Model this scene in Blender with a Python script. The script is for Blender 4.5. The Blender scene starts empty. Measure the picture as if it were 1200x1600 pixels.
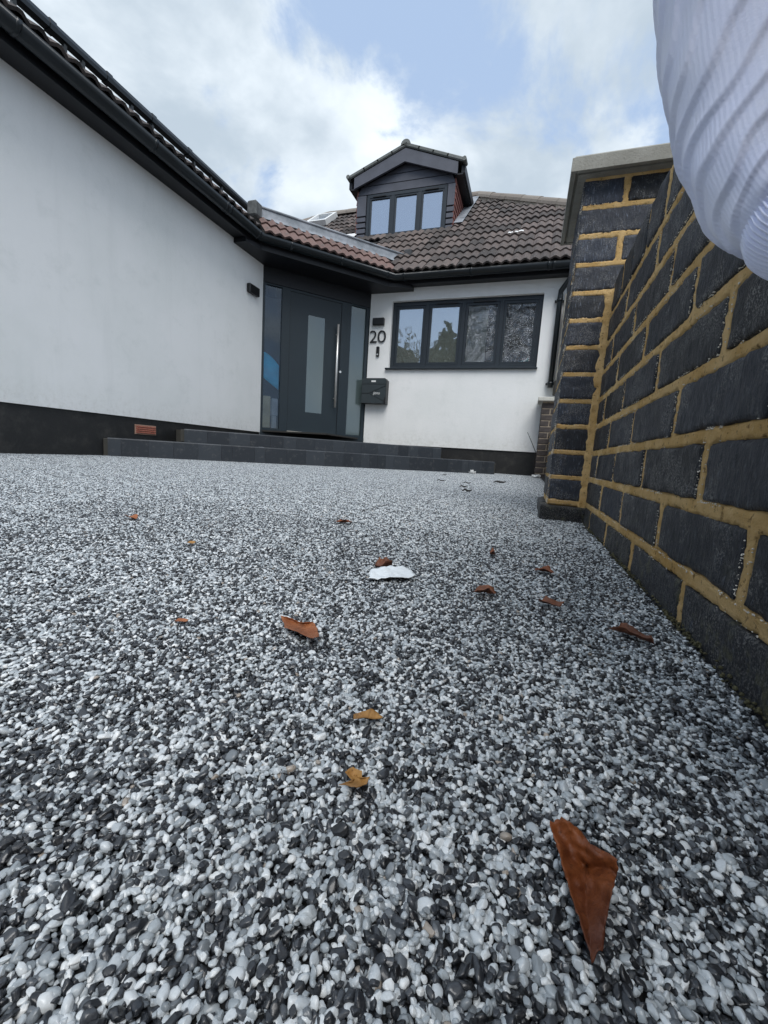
import bpy, math, random
import numpy as np
from mathutils import Vector, Matrix, noise as mnoise

random.seed(7)
RNG = np.random.default_rng(11)
SC = bpy.context.scene
COL = SC.collection
PI = math.pi

# ------------------------------------------------------------------ camera
YAW, PITCH, ROLL, CAM_H = 0.3215, -0.1372, 0.0639, 0.1646
cam = bpy.data.cameras.new('camera')
cam.sensor_fit = 'HORIZONTAL'
cam.sensor_width = 24.0
cam.lens = 24.0 * 650 / 1200
cam.clip_start = 0.005
cam.clip_end = 500
camo = bpy.data.objects.new('camera', cam)
COL.objects.link(camo)
fw = Vector((-math.sin(YAW) * math.cos(PITCH), math.cos(YAW) * math.cos(PITCH), math.sin(PITCH)))
rt = Vector((math.cos(YAW), math.sin(YAW), 0))
up = rt.cross(fw)
r2 = math.cos(ROLL) * rt + math.sin(ROLL) * up
u2 = -math.sin(ROLL) * rt + math.cos(ROLL) * up
M = Matrix((r2, u2, -fw)).transposed().to_4x4()
M.translation = (0, 0, CAM_H)
camo.matrix_world = M
SC.camera = camo

# ------------------------------------------------------------------ sky + sun
SUN_EL, SUN_AZ = math.radians(56), math.radians(156)      # azimuth clockwise from +Y
world = bpy.data.worlds.new('World')
SC.world = world
world.use_nodes = True
wn, wl = world.node_tree.nodes, world.node_tree.links
wn.clear()
def W(t, **k):
    n = wn.new(t)
    for a, b in k.items():
        setattr(n, a, b)
    return n
wo = W('ShaderNodeOutputWorld'); bg = W('ShaderNodeBackground')
bg.inputs['Strength'].default_value = 0.1
sky = W('ShaderNodeTexSky', sky_type='NISHITA', sun_disc=False)
sky.sun_elevation, sky.sun_rotation = SUN_EL, SUN_AZ
sky.dust_density = 2.0
tc = W('ShaderNodeTexCoord')
nrm = W('ShaderNodeVectorMath', operation='NORMALIZE'); wl.new(tc.outputs['Generated'], nrm.inputs[0])
sep = W('ShaderNodeSeparateXYZ'); wl.new(nrm.outputs[0], sep.inputs[0])
def wmath(op, a, b=None, clamp=False):
    n = W('ShaderNodeMath', operation=op, use_clamp=clamp)
    for i, v in enumerate((a, b)):
        if v is None: continue
        if isinstance(v, (int, float)): n.inputs[i].default_value = v
        else: wl.new(v, n.inputs[i])
    return n.outputs[0]
den = wmath('ADD', wmath('MAXIMUM', sep.outputs['Z'], 0.0), 0.42)
px, py = wmath('DIVIDE', sep.outputs['X'], den), wmath('DIVIDE', sep.outputs['Y'], den)
cmb = W('ShaderNodeCombineXYZ'); wl.new(px, cmb.inputs[0]); wl.new(py, cmb.inputs[1])
def wnoise(scale, detail, rough, dist, w):
    n = W('ShaderNodeTexNoise', noise_dimensions='4D')
    n.inputs['Scale'].default_value = scale; n.inputs['Detail'].default_value = detail
    n.inputs['Roughness'].default_value = rough; n.inputs['Distortion'].default_value = dist
    n.inputs['W'].default_value = w
    wl.new(cmb.outputs[0], n.inputs['Vector'])
    return n.outputs['Fac']
n1 = wnoise(2.9, 10, 0.59, 0.35, 4.6)
n2 = wnoise(3.2, 6, 0.55, 0.3, 9.4)
n3 = wnoise(1.1, 3, 0.5, 0.0, 5.2)
cover = wmath('ADD', wmath('MULTIPLY', wmath('SUBTRACT', n1, 0.5), 1.5), 0.5)
# larger banks and gaps of the cloud field: (direction, weight, tightness)
BLOBS = [((-0.93, 0.27, 0.25), 0.10, 12), ((-0.76, 0.50, 0.43), 0.16, 16), ((-0.66, 0.60, 0.60), 0.10, 20), ((-0.50, 0.69, 0.52), -0.07, 45),
         ((-0.30, 0.72, 0.62), -0.09, 30), ((-0.12, 0.80, 0.58), -0.05, 40), ((-0.36, 0.80, 0.47), 0.20, 70), ((-0.47, 0.78, 0.41), 0.12, 140),
         ((0.05, 0.88, 0.42), 0.20, 14), ((-0.52, 0.80, 0.30), -0.12, 90), ((0.0, 0.6, 0.8), 0.08, 20), ((0.4, -0.5, 0.77), 0.12, 4), ((-0.28, -0.92, 0.30), -0.30, 22)]
for d, wgt, k in BLOBS:
    dv = Vector(d).normalized()
    dp = W('ShaderNodeVectorMath', operation='DOT_PRODUCT'); wl.new(nrm.outputs[0], dp.inputs[0]); dp.inputs[1].default_value = dv
    e = wmath('POWER', 2.718, wmath('MULTIPLY', wmath('SUBTRACT', dp.outputs['Value'], 1.0), float(k)))
    cover = wmath('ADD', cover, wmath('MULTIPLY', e, wgt))
mr = W('ShaderNodeMapRange', interpolation_type='SMOOTHSTEP')
wl.new(cover, mr.inputs[0]); mr.inputs[1].default_value = 0.43; mr.inputs[2].default_value = 0.585
shade = W('ShaderNodeMapRange', interpolation_type='SMOOTHSTEP')
wl.new(wmath('ADD', wmath('MULTIPLY', n2, 0.6), wmath('MULTIPLY', n3, 0.5)), shade.inputs[0])
shade.inputs[1].default_value = 0.46; shade.inputs[2].default_value = 0.66
ccol = W('ShaderNodeMix', data_type='RGBA')
wl.new(shade.outputs[0], ccol.inputs[0])
ccol.inputs[6].default_value = (3.8, 4.5, 5.2, 1); ccol.inputs[7].default_value = (7.0, 7.6, 8.1, 1)
scol = W('ShaderNodeMix', data_type='RGBA')
scol.inputs[0].default_value = 0.82
wl.new(sky.outputs[0], scol.inputs[6]); scol.inputs[7].default_value = (3.5, 4.6, 6.4, 1)
fin = W('ShaderNodeMix', data_type='RGBA')
wl.new(mr.outputs[0], fin.inputs[0]); wl.new(scol.outputs[2], fin.inputs[6]); wl.new(ccol.outputs[2], fin.inputs[7])
wl.new(fin.outputs[2], bg.inputs['Color']); wl.new(bg.outputs[0], wo.inputs[0])

sun = bpy.data.lights.new('sun', 'SUN')
sun.energy = 1.75; sun.angle = math.radians(38); sun.color = (1.0, 0.985, 0.965)
suno = bpy.data.objects.new('sun', sun); COL.objects.link(suno)
sd = Vector((math.sin(SUN_AZ) * math.cos(SUN_EL), math.cos(SUN_AZ) * math.cos(SUN_EL), math.sin(SUN_EL)))
suno.rotation_euler = sd.to_track_quat('Z', 'Y').to_euler()
SC.view_settings.view_transform = 'Standard'
SC.view_settings.look = 'None'
SC.view_settings.exposure = 0.54
SC.view_settings.gamma = 1.0
SC.view_settings.use_curve_mapping = False

# ------------------------------------------------------------------ helpers
def hash3(i, j, k, s=0):
    n = (i.astype(np.int64) * 374761393 + j.astype(np.int64) * 668265263 + k.astype(np.int64) * 2147483647 + s * 974711) & 0xffffffff
    n = ((n ^ (n >> 13)) * 1274126177) & 0xffffffff
    return ((n ^ (n >> 16)) & 0xffff) / 65535.0
def vnoise(P, s=0):
    F = np.floor(P); f = P - F; f = f * f * (3 - 2 * f)
    I = F.astype(np.int64); r = 0
    for dx in (0, 1):
        for dy in (0, 1):
            for dz in (0, 1):
                w = (f[:, 0] if dx else 1 - f[:, 0]) * (f[:, 1] if dy else 1 - f[:, 1]) * (f[:, 2] if dz else 1 - f[:, 2])
                r = r + w * hash3(I[:, 0] + dx, I[:, 1] + dy, I[:, 2] + dz, s)
    return r - 0.5

class MB:
    def __init__(s): s.v = []; s.f = []
    def quad(s, a, b, c, d):
        i = len(s.v); s.v += [tuple(a), tuple(b), tuple(c), tuple(d)]; s.f.append((i, i + 1, i + 2, i + 3)); return s
    def box(s, x0, y0, z0, x1, y1, z1, m=None):
        i = len(s.v)
        P = [(x0, y0, z0), (x1, y0, z0), (x1, y1, z0), (x0, y1, z0), (x0, y0, z1), (x1, y0, z1), (x1, y1, z1), (x0, y1, z1)]
        if m is not None: P = [tuple(m @ Vector(p)) for p in P]
        s.v += P
        s.f += [tuple(i + k for k in q) for q in ((0, 3, 2, 1), (4, 5, 6, 7), (0, 1, 5, 4), (1, 2, 6, 5), (2, 3, 7, 6), (3, 0, 4, 7))]
        return s
    def bbox(s, x0, y0, z0, x1, y1, z1, b=0.004, m=None):
        """box with chamfered edges"""
        i = len(s.v); P = []
        c = ((x0 + x1) / 2, (y0 + y1) / 2, (z0 + z1) / 2)
        idx = {}
        for sx in (0, 1):
            for sy in (0, 1):
                for sz in (0, 1):
                    q = (x1 if sx else x0, y1 if sy else y0, z1 if sz else z0)
                    for ax in range(3):
                        p = list(q)
                        for a2 in range(3):
                            if a2 != ax: p[a2] += b if p[a2] < c[a2] else -b
                        idx[(sx, sy, sz, ax)] = i + len(P); P.append(tuple(p))
        if m is not None: P = [tuple(m @ Vector(p)) for p in P]
        s.v += P
        for ax in range(3):
            o = [a for a in range(3) if a != ax]
            for sgn in (0, 1):
                cs = []
                for a, b2 in ((0, 0), (1, 0), (1, 1), (0, 1)):
                    k = [0, 0, 0]; k[ax] = sgn; k[o[0]] = a; k[o[1]] = b2
                    cs.append(idx[(*k, ax)])
                flip = (sgn == 0) ^ (ax == 1)
                s.f.append(tuple(cs[::-1] if flip else cs))
        for ax in range(3):           # edges
            o = [a for a in range(3) if a != ax]
            for a in (0, 1):
                for b2 in (0, 1):
                    k0 = [0, 0, 0]; k1 = [0, 0, 0]
                    k0[ax] = 0; k1[ax] = 1
                    for k in (k0, k1): k[o[0]] = a; k[o[1]] = b2
                    s.f.append((idx[(*k0, o[0])], idx[(*k1, o[0])], idx[(*k1, o[1])], idx[(*k0, o[1])]))
        for sx in (0, 1):
            for sy in (0, 1):
                for sz in (0, 1):
                    s.f.append(tuple(idx[(sx, sy, sz, a)] for a in range(3)))
        return s
    def prism(s, poly, z0, z1):
        i = len(s.v); n = len(poly)
        s.v += [(p[0], p[1], z0) for p in poly] + [(p[0], p[1], z1) for p in poly]
        s.f += [tuple(i + k for k in range(n))[::-1], tuple(i + n + k for k in range(n))]
        s.f += [(i + k, i + (k + 1) % n, i + n + (k + 1) % n, i + n + k) for k in range(n)]
        return s
    def sweep(s, path, prof, upv=(0, 0, 1), cap=True, closed=True):
        """profile (side, up) swept along a polyline with mitred corners"""
        path = [Vector(p) for p in path]; upv = Vector(upv); n = len(prof); base = len(s.v)
        for k, p in enumerate(path):
            d0 = (p - path[k - 1]).normalized() if k else None
            d1 = (path[k + 1] - p).normalized() if k < len(path) - 1 else None
            d0 = d0 or d1; d1 = d1 or d0
            n0 = d0.cross(upv).normalized(); n1 = d1.cross(upv).normalized()
            m = (n0 + n1).normalized(); m = m / max(0.25, m.dot(n0))
            u = upv if abs(d0.dot(upv)) < 1e-4 else m.cross((d0 + d1).normalized())
            for a, b in prof: s.v.append(tuple(p + m * a + u * b))
        for k in range(len(path) - 1):
            for j in range(n if closed else n - 1):
                a = base + k * n + j; b = base + k * n + (j + 1) % n
                s.f.append((a, b, b + n, a + n))
        if cap and closed:
            s.f.append(tuple(base + j for j in range(n))[::-1]); s.f.append(tuple(base + (len(path) - 1) * n + j for j in range(n)))
        return s
    def tube(s, path, r, seg=8):
        path = [Vector(p) for p in path]
        rs = r if isinstance(r, (list, tuple)) else [r] * len(path)
        base = len(s.v); ref = None
        for k, p in enumerate(path):
            d = (path[min(k + 1, len(path) - 1)] - path[max(k - 1, 0)]).normalized()
            if ref is None: ref = d.orthogonal().normalized()
            ref = (ref - d * ref.dot(d)).normalized(); b = d.cross(ref)
            for j in range(seg):
                t = 2 * PI * j / seg; s.v.append(tuple(p + (ref * math.cos(t) + b * math.sin(t)) * rs[k]))
        for k in range(len(path) - 1):
            for j in range(seg):
                a = base + k * seg + j; b2 = base + k * seg + (j + 1) % seg
                s.f.append((a, b2, b2 + seg, a + seg))
        s.f.append(tuple(base + j for j in range(seg))[::-1]); s.f.append(tuple(base + (len(path) - 1) * seg + j for j in range(seg)))
        return s
    def grid(s, fn, nu, nv):
        i = len(s.v)
        for a in range(nu + 1):
            for b in range(nv + 1): s.v.append(tuple(fn(a / nu, b / nv)))
        for a in range(nu):
            for b in range(nv):
                k = i + a * (nv + 1) + b; s.f.append((k, k + nv + 1, k + nv + 2, k + 1))
        return s
    def mesh(s, name):
        me = bpy.data.meshes.new(name); me.from_pydata(s.v, [], s.f); me.update(); return me

def link(name, me, mat=None, parent=None, smooth=False, kind=None, mw=None):
    o = bpy.data.objects.new(name, me); COL.objects.link(o)
    if mat and me is not None and not me.materials: me.materials.append(mat)
    if smooth: me.polygons.foreach_set('use_smooth', [True] * len(me.polygons))
    if mw is not None: o.matrix_world = mw
    if parent is not None: adopt(o, parent)
    if kind: o['kind'] = kind
    return o
WORLDM = {}
def wm(o):
    if o.name in WORLDM: return WORLDM[o.name]
    return o.matrix_basis.copy() if o.parent is None else wm(o.parent) @ o.matrix_parent_inverse @ o.matrix_basis
def adopt(o, parent):
    o.parent = parent; o.matrix_parent_inverse = wm(parent).inverted()
def obj(name, mb, mat, parent=None, smooth=False, kind=None):
    return link(name, mb.mesh(name), mat, parent, smooth, kind)
def tag(o, label, cat, group=None):
    o['label'] = label; o['category'] = cat
    if group: o['group'] = group
    return o
def empty(name, loc, label, cat, group=None):
    o = bpy.data.objects.new(name, None); COL.objects.link(o); o.location = loc; o.empty_display_size = 0.1
    return tag(o, label, cat, group)

# ------------------------------------------------------------------ materials
class Mat:
    def __init__(s, name):
        s.m = bpy.data.materials.new(name); s.m.use_nodes = True
        s.n, s.l = s.m.node_tree.nodes, s.m.node_tree.links
        s.b = s.n['Principled BSDF']; s.out = s.n['Material Output']
        s.co = s.n.new('ShaderNodeTexCoord').outputs['Object']
    def set(s, **k):
        for a, v in k.items():
            s.b.inputs[a.replace('_', ' ')].default_value = v
        return s
    def mapping(s, scale=(1, 1, 1), src=None, rot=(0, 0, 0)):
        n = s.n.new('ShaderNodeMapping'); n.inputs['Scale'].default_value = scale; n.inputs['Rotation'].default_value = rot
        s.l.new(src or s.co, n.inputs['Vector']); return n.outputs[0]
    def noise(s, scale, detail=4, rough=0.5, dist=0, vec=None):
        n = s.n.new('ShaderNodeTexNoise'); n.inputs['Scale'].default_value = scale; n.inputs['Detail'].default_value = detail
        n.inputs['Roughness'].default_value = rough; n.inputs['Distortion'].default_value = dist
        s.l.new(vec or s.co, n.inputs['Vector']); return n.outputs['Fac']
    def rng(s, v, a, b, c=0.0, d=1.0):
        n = s.n.new('ShaderNodeMapRange'); n.interpolation_type = 'SMOOTHSTEP'; s.l.new(v, n.inputs[0])
        for i, x in enumerate((a, b, c, d)): n.inputs[i + 1].default_value = x
        return n.outputs[0]
    def math(s, op, a, b):
        n = s.n.new('ShaderNodeMath'); n.operation = op
        for i, v in enumerate((a, b)):
            if isinstance(v, (int, float)): n.inputs[i].default_value = v
            else: s.l.new(v, n.inputs[i])
        return n.outputs[0]
    def mix(s, f, a, b):
        n = s.n.new('ShaderNodeMix'); n.data_type = 'RGBA'
        for i, v in ((0, f), (6, a), (7, b)):
            if isinstance(v, tuple): n.inputs[i].default_value = (*v, 1) if len(v) == 3 else v
            elif isinstance(v, (int, float)): n.inputs[i].default_value = v
            else: s.l.new(v, n.inputs[i])
        return n.outputs[2]
    def attr(s, name, t='GEOMETRY'):
        n = s.n.new('ShaderNodeAttribute'); n.attribute_name = name; n.attribute_type = t; return n
    def rand(s):
        return s.n.new('ShaderNodeObjectInfo').outputs['Random']
    def ramp(s, f, stops):
        n = s.n.new('ShaderNodeValToRGB'); e = n.color_ramp.elements
        while len(e) < len(stops): e.new(0.5)
        for i, (p, c) in enumerate(stops): e[i].position = p; e[i].color = (*c, 1)
        s.l.new(f, n.inputs[0]); return n.outputs[0]
    def color(s, c): s.l.new(c, s.b.inputs['Base Color']); return s
    def rough(s, c): s.l.new(c, s.b.inputs['Roughness']); return s
    def bump(s, h, strength=0.3, dist=0.001, prev=None):
        n = s.n.new('ShaderNodeBump'); n.inputs['Strength'].default_value = strength; n.inputs['Distance'].default_value = dist
        s.l.new(h, n.inputs['Height'])
        if prev is not None: s.l.new(prev, n.inputs['Normal'])
        s.l.new(n.outputs[0], s.b.inputs['Normal']); return n.outputs[0]

def plain(name, c, rough=0.5, metal=0.0, spread=0.12, scale=8, bump=0.0, bscale=200):
    m = Mat(name); m.set(Roughness=rough, Metallic=metal)
    f = m.noise(scale, 5, 0.6)
    m.color(m.mix(m.rng(f, 0.3, 0.7), tuple(x * (1 - spread) for x in c), tuple(min(1, x * (1 + spread)) for x in c)))
    if bump: m.bump(m.noise(bscale, 3), bump, 0.001)
    return m

# white render
mt = Mat('white_render'); mt.set(Roughness=0.9, Specular_IOR_Level=0.2)
a = mt.noise(1.1, 5, 0.6); b = mt.noise(5, 6, 0.65)
c = mt.mix(mt.rng(a, 0.35, 0.7), (0.84, 0.835, 0.82), (0.78, 0.785, 0.765))
c = mt.mix(mt.math('MULTIPLY', mt.rng(b, 0.52, 0.75), 0.5), c, (0.70, 0.71, 0.69))
st = mt.noise(1, 5, 0.65, 0.3, mt.mapping((7, 7, 0.7)))
c = mt.mix(mt.math('MULTIPLY', mt.rng(st, 0.5, 0.75), 0.22), c, (0.66, 0.665, 0.65))
gp = mt.n.new('ShaderNodeNewGeometry'); gz = mt.n.new('ShaderNodeSeparateXYZ'); mt.l.new(gp.outputs['Position'], gz.inputs[0])
c = mt.mix(mt.math('MULTIPLY', mt.math('MULTIPLY', mt.rng(gz.outputs['Z'], 0.62, 0.34), mt.rng(mt.noise(22, 6, 0.75), 0.42, 0.75)), 0.42), c, (0.50, 0.48, 0.43))
mt.color(c)
bp = mt.bump(mt.noise(420, 3, 0.6), 0.55, 0.0012)
mt.bump(mt.noise(26, 4, 0.6), 0.5, 0.003, bp)
WHITE = mt.m
# bitumen plinth
mt = Mat('black_bitumen'); mt.set(Roughness=0.55)
mt.color(mt.mix(mt.rng(mt.noise(6, 7, 0.7), 0.45, 0.8), (0.012, 0.012, 0.012), (0.045, 0.042, 0.038)))
mt.bump(mt.noise(60, 5), 0.6, 0.004)
PLINTH = mt.m
ANTH = plain('anthracite_paint', (0.017, 0.024, 0.031), 0.42, 0, 0.10, 3).m
ANTHD = plain('door_paint', (0.010, 0.020, 0.027), 0.5, 0, 0.08, 2).m
PVC = plain('dark_gutter_plastic', (0.009, 0.013, 0.016), 0.30, 0, 0.2, 4).m
BLACK = plain('black_soffit_paint', (0.004, 0.0045, 0.007), 0.5, 0, 0.2, 3).m
CLAD = plain('grey_cladding', (0.080, 0.085, 0.105), 0.55, 0, 0.12, 5).m
STEEL = plain('brushed_steel', (0.80, 0.79, 0.76), 0.42, 0.85, 0.06, 20).m
ALU = plain('aluminium_sill', (0.60, 0.57, 0.50), 0.55, 0.0, 0.2, 20).m
RUBBER = plain('black_plastic', (0.010, 0.010, 0.011), 0.4, 0, 0.1).m
LEAD = Mat('lead_sheet'); LEAD.set(Roughness=0.6, Metallic=0.0)
f = LEAD.noise(5, 6, 0.65)
LEAD.color(LEAD.mix(LEAD.rng(f, 0.3, 0.7), (0.17, 0.19, 0.21), (0.33, 0.35, 0.38))); LEAD.bump(LEAD.noise(18, 3), 0.4, 0.01)
LEAD = LEAD.m
WHITEP = plain('white_plastic', (0.72, 0.72, 0.70), 0.5, 0, 0.06).m
# roof tiles
def tilemat(name, c0, c1, c2):
    m = Mat(name); m.set(Roughness=0.85)
    r = m.rand(); f = m.noise(9, 6, 0.7)
    c = m.mix(r, c0, c1)
    c = m.mix(m.rng(f, 0.5, 0.72), c, c2)
    sp = m.noise(70, 3, 0.6)
    c = m.mix(m.math('MULTIPLY', m.rng(sp, 0.60, 0.70), 0.55), c, (0.36, 0.33, 0.28))
    m.color(c); m.bump(m.noise(160, 4, 0.6), 0.6, 0.003)
    return m.m
TILE = tilemat('weathered_brown_tile', (0.050, 0.042, 0.039), (0.145, 0.112, 0.100), (0.040, 0.037, 0.035))
TILER = tilemat('red_brown_tile', (0.135, 0.080, 0.070), (0.19, 0.120, 0.103), (0.10, 0.078, 0.070))
TILEG = tilemat('grey_verge_tile', (0.13, 0.14, 0.13), (0.19, 0.20, 0.19), (0.10, 0.105, 0.10))
RIDGE = tilemat('ridge_tile_concrete', (0.20, 0.17, 0.145), (0.28, 0.25, 0.215), (0.15, 0.135, 0.115))
CHEEK = tilemat('red_plain_tile', (0.17, 0.060, 0.048), (0.25, 0.09, 0.072), (0.09, 0.038, 0.034))
UNDER = plain('roof_underlay', (0.020, 0.018, 0.017), 0.9).m
PAINTW = plain('white_paint_splash', (0.75, 0.75, 0.73), 0.6).m
# blue black bricks
def brickmat(name, k):
    m = Mat(name); m.set(Roughness=0.6, Specular_IOR_Level=0.4)
    r = m.rand()
    streak = m.noise(1, 5, 0.65, 0.4, m.mapping((230, 230, 60)))
    fine = m.noise(420, 4, 0.65)
    c = m.ramp(r, [(0.0, (0.010 * k, 0.011 * k, 0.013 * k)), (0.35, (0.026 * k, 0.031 * k, 0.043 * k)), (0.6, (0.024 * k, 0.024 * k, 0.027 * k)), (0.8, (0.042 * k, 0.051 * k, 0.071 * k)), (1.0, (0.020 * k, 0.025 * k, 0.037 * k))])
    c = m.mix(m.rng(streak, 0.46, 0.66), m.mix(0.45, c, (0.006, 0.006, 0.007)), c)  # streak relief shaded in colour: dark hollows here, blue sheen highlights below
    c = m.mix(m.rng(streak, 0.58, 0.74), c, (0.088 * k, 0.104 * k, 0.134 * k))
    c = m.mix(m.math('MULTIPLY', m.rng(fine, 0.55, 0.75), 0.6), c, (0.012, 0.012, 0.014))
    geo = m.n.new('ShaderNodeNewGeometry'); sp = m.n.new('ShaderNodeSeparateXYZ'); m.l.new(geo.outputs['Position'], sp.inputs[0])
    wp = geo.outputs['Position']
    low = m.rng(sp.outputs['Z'], 0.12, 0.0)
    spk = m.rng(m.noise(420, 4, 0.7, 0, wp), 0.50, 0.60)
    blot = m.math('MAXIMUM', m.rng(m.noise(15, 4, 0.6, 0, wp), 0.47, 0.62), m.math('MULTIPLY', m.rng(sp.outputs['Z'], 0.09, 0.02), 0.55))
    scuff = m.math('MULTIPLY', m.math('MULTIPLY', spk, blot), 0.55)
    c = m.mix(scuff, c, (0.34, 0.33, 0.31))
    c = m.mix(m.math('MULTIPLY', low, m.rng(m.noise(38, 4, 0.7, 0, wp), 0.52, 0.72)), c, (0.10, 0.098, 0.055))
    m.color(c); m.rough(m.rng(streak, 0.3, 0.7, 0.62, 0.40))
    b1 = m.bump(streak, 0.9, 0.0040)
    m.bump(fine, 0.9, 0.0018, b1)
    return m.m
BRICK = brickmat('blue_black_brick', 1.0)
BRICKP = brickmat('blue_black_brick_sky_sheen', 2.1)  # paler copy with the pier's sky sheen put into its colour
BRICKF = plain('dark_brown_brick', (0.055, 0.045, 0.042), 0.8, 0, 0.35, 12, 0.5, 90).m
mt = Mat('ochre_mortar'); mt.set(Roughness=0.95, Specular_IOR_Level=0.15)
f = mt.noise(14, 6, 0.7); g = mt.noise(240, 4, 0.7)
c = mt.mix(mt.rng(f, 0.3, 0.72), (0.58, 0.355, 0.125), (0.78, 0.55, 0.27))
c = mt.mix(mt.math('MULTIPLY', mt.rng(g, 0.56, 0.74), 0.7), c, (0.74, 0.60, 0.38))
c = mt.mix(mt.math('MULTIPLY', mt.rng(mt.noise(150, 4, 0.65), 0.57, 0.68), 0.75), c, (0.17, 0.095, 0.035))
mt.color(c); mt.bump(mt.noise(420, 5, 0.75), 1.0, 0.0035)
MORTAR = mt.m
CRUMB = plain('dried_mortar_crumbs', (0.74, 0.70, 0.62), 0.95, 0, 0.15, 100).m
MORTARF = plain('pale_mortar', (0.30, 0.25, 0.19), 0.95, 0, 0.2, 30).m
mt = Mat('cast_concrete'); mt.set(Roughness=0.9)
c = mt.mix(mt.rng(mt.noise(12, 6, 0.7), 0.35, 0.7), (0.27, 0.26, 0.225), (0.36, 0.35, 0.31))
c = mt.mix(mt.math('MULTIPLY', mt.rng(mt.noise(130, 4, 0.7), 0.58, 0.7), 0.6), c, (0.15, 0.14, 0.115))
mt.color(c); mt.bump(mt.noise(200, 5, 0.7), 0.8, 0.002)
CONC = mt.m
# step paving, slate blue bricks
mt = Mat('slate_step_brick'); mt.set(Roughness=0.48)
c = mt.mix(mt.rand(), (0.018, 0.022, 0.028), (0.040, 0.047, 0.056))
c = mt.mix(mt.math('MULTIPLY', mt.rng(mt.noise(20, 6, 0.75), 0.52, 0.75), 0.6), c, (0.13, 0.13, 0.125))
mt.color(c); mt.bump(mt.noise(120, 5), 0.5, 0.002)
STEP = mt.m
STEPJ = plain('step_joint', (0.055, 0.052, 0.044), 0.95).m
TERRA = plain('terracotta', (0.36, 0.115, 0.075), 0.8, 0, 0.2, 60).m
TERRAM = plain('vent_mortar', (0.36, 0.22, 0.16), 0.95).m

def glassmat(name, tint, refl, rough=0.015, crinkle=0.0, haze=0.0, hazec=(0.3, 0.34, 0.35), warp=0.0):
    m = Mat(name); n, l = m.n, m.l
    tr = n.new('ShaderNodeBsdfTransparent'); tr.inputs[0].default_value = (*tint, 1)
    gl = n.new('ShaderNodeBsdfGlossy'); gl.inputs['Roughness'].default_value = rough; gl.inputs['Color'].default_value = (0.93, 0.96, 1.0, 1)
    lw = n.new('ShaderNodeFresnel'); lw.inputs['IOR'].default_value = 1.6
    fac = m.math('ADD', lw.outputs[0], refl)
    if crinkle:
        w = m.noise(2.6, 3, 0.5, 0.6)
        v = n.new('ShaderNodeVectorMath'); v.operation = 'ADD'
        cb = n.new('ShaderNodeCombineXYZ'); l.new(m.math('MULTIPLY', w, 1.7), cb.inputs[0]); l.new(m.math('MULTIPLY', w, 2.6), cb.inputs[2])
        l.new(m.co, v.inputs[0]); l.new(cb.outputs[0], v.inputs[1])
        rd = m.noise(1, 2, 0.45, 2.2, m.mapping((10, 10, 24), v.outputs[0], (0, 0.6, 0)))
        rd = m.math('ABSOLUTE', m.math('SUBTRACT', rd, 0.5), 0.0)
        crease_glint = m.math('MULTIPLY', m.rng(rd, 0.035, 0.0), m.rng(m.noise(11, 2), 0.42, 0.62))
        n2_ = n.new('ShaderNodeBump'); n2_.inputs['Strength'].default_value = crinkle; n2_.inputs['Distance'].default_value = 0.02
        l.new(rd, n2_.inputs['Height']); l.new(n2_.outputs[0], gl.inputs['Normal'])
    elif warp:
        n2_ = n.new('ShaderNodeBump'); n2_.inputs['Strength'].default_value = warp; n2_.inputs['Distance'].default_value = 0.01
        l.new(m.noise(3, 2), n2_.inputs['Height']); l.new(n2_.outputs[0], gl.inputs['Normal'])
    base = tr.outputs[0]
    if haze:
        df = n.new('ShaderNodeBsdfDiffuse'); df.inputs[0].default_value = (*hazec, 1)
        mh = n.new('ShaderNodeMixShader'); mh.inputs[0].default_value = haze
        l.new(base, mh.inputs[1]); l.new(df.outputs[0], mh.inputs[2]); base = mh.outputs[0]
    if crinkle:
        df = n.new('ShaderNodeBsdfDiffuse'); df.inputs[0].default_value = (0.62, 0.65, 0.68, 1)  # sky glints on the film creases painted as pale diffuse
        mh = n.new('ShaderNodeMixShader'); l.new(m.math('MULTIPLY', crease_glint, 0.75), mh.inputs[0])
        l.new(base, mh.inputs[1]); l.new(df.outputs[0], mh.inputs[2]); base = mh.outputs[0]
    mx = n.new('ShaderNodeMixShader'); l.new(fac, mx.inputs[0]); l.new(base, mx.inputs[1]); l.new(gl.outputs[0], mx.inputs[2])
    l.new(mx.outputs[0], m.out.inputs[0])
    return m.m
GLASSW = glassmat('window_glass', (0.8, 0.85, 0.83), 0.34, 0.02, 0.0, 0.30, (0.44, 0.48, 0.42), 0.5)  # grey-green diffuse haze painted in to lift the dark tree reflections
GLASSC = glassmat('film_covered_glass', (0.75, 0.78, 0.78), 0.10, 0.02, 0.9)
GLASSD = glassmat('dormer_glass', (0.5, 0.55, 0.55), 0.42, 0.02, 0.0, 0.2, (0.33, 0.37, 0.43))
GLASSF = glassmat('frosted_glass', (0.45, 0.5, 0.5), 0.05, 0.10, 0.0, 0.62, (0.13, 0.175, 0.175))
GLASSS = glassmat('sidelight_glass', (0.92, 0.95, 0.97), -0.02, 0.03, 0.0, 0.08, (0.10, 0.17, 0.24))
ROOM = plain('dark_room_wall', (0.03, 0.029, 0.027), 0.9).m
BLIND = plain('pale_roller_blind', (0.66, 0.68, 0.60), 0.9, 0, 0.06).m

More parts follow.
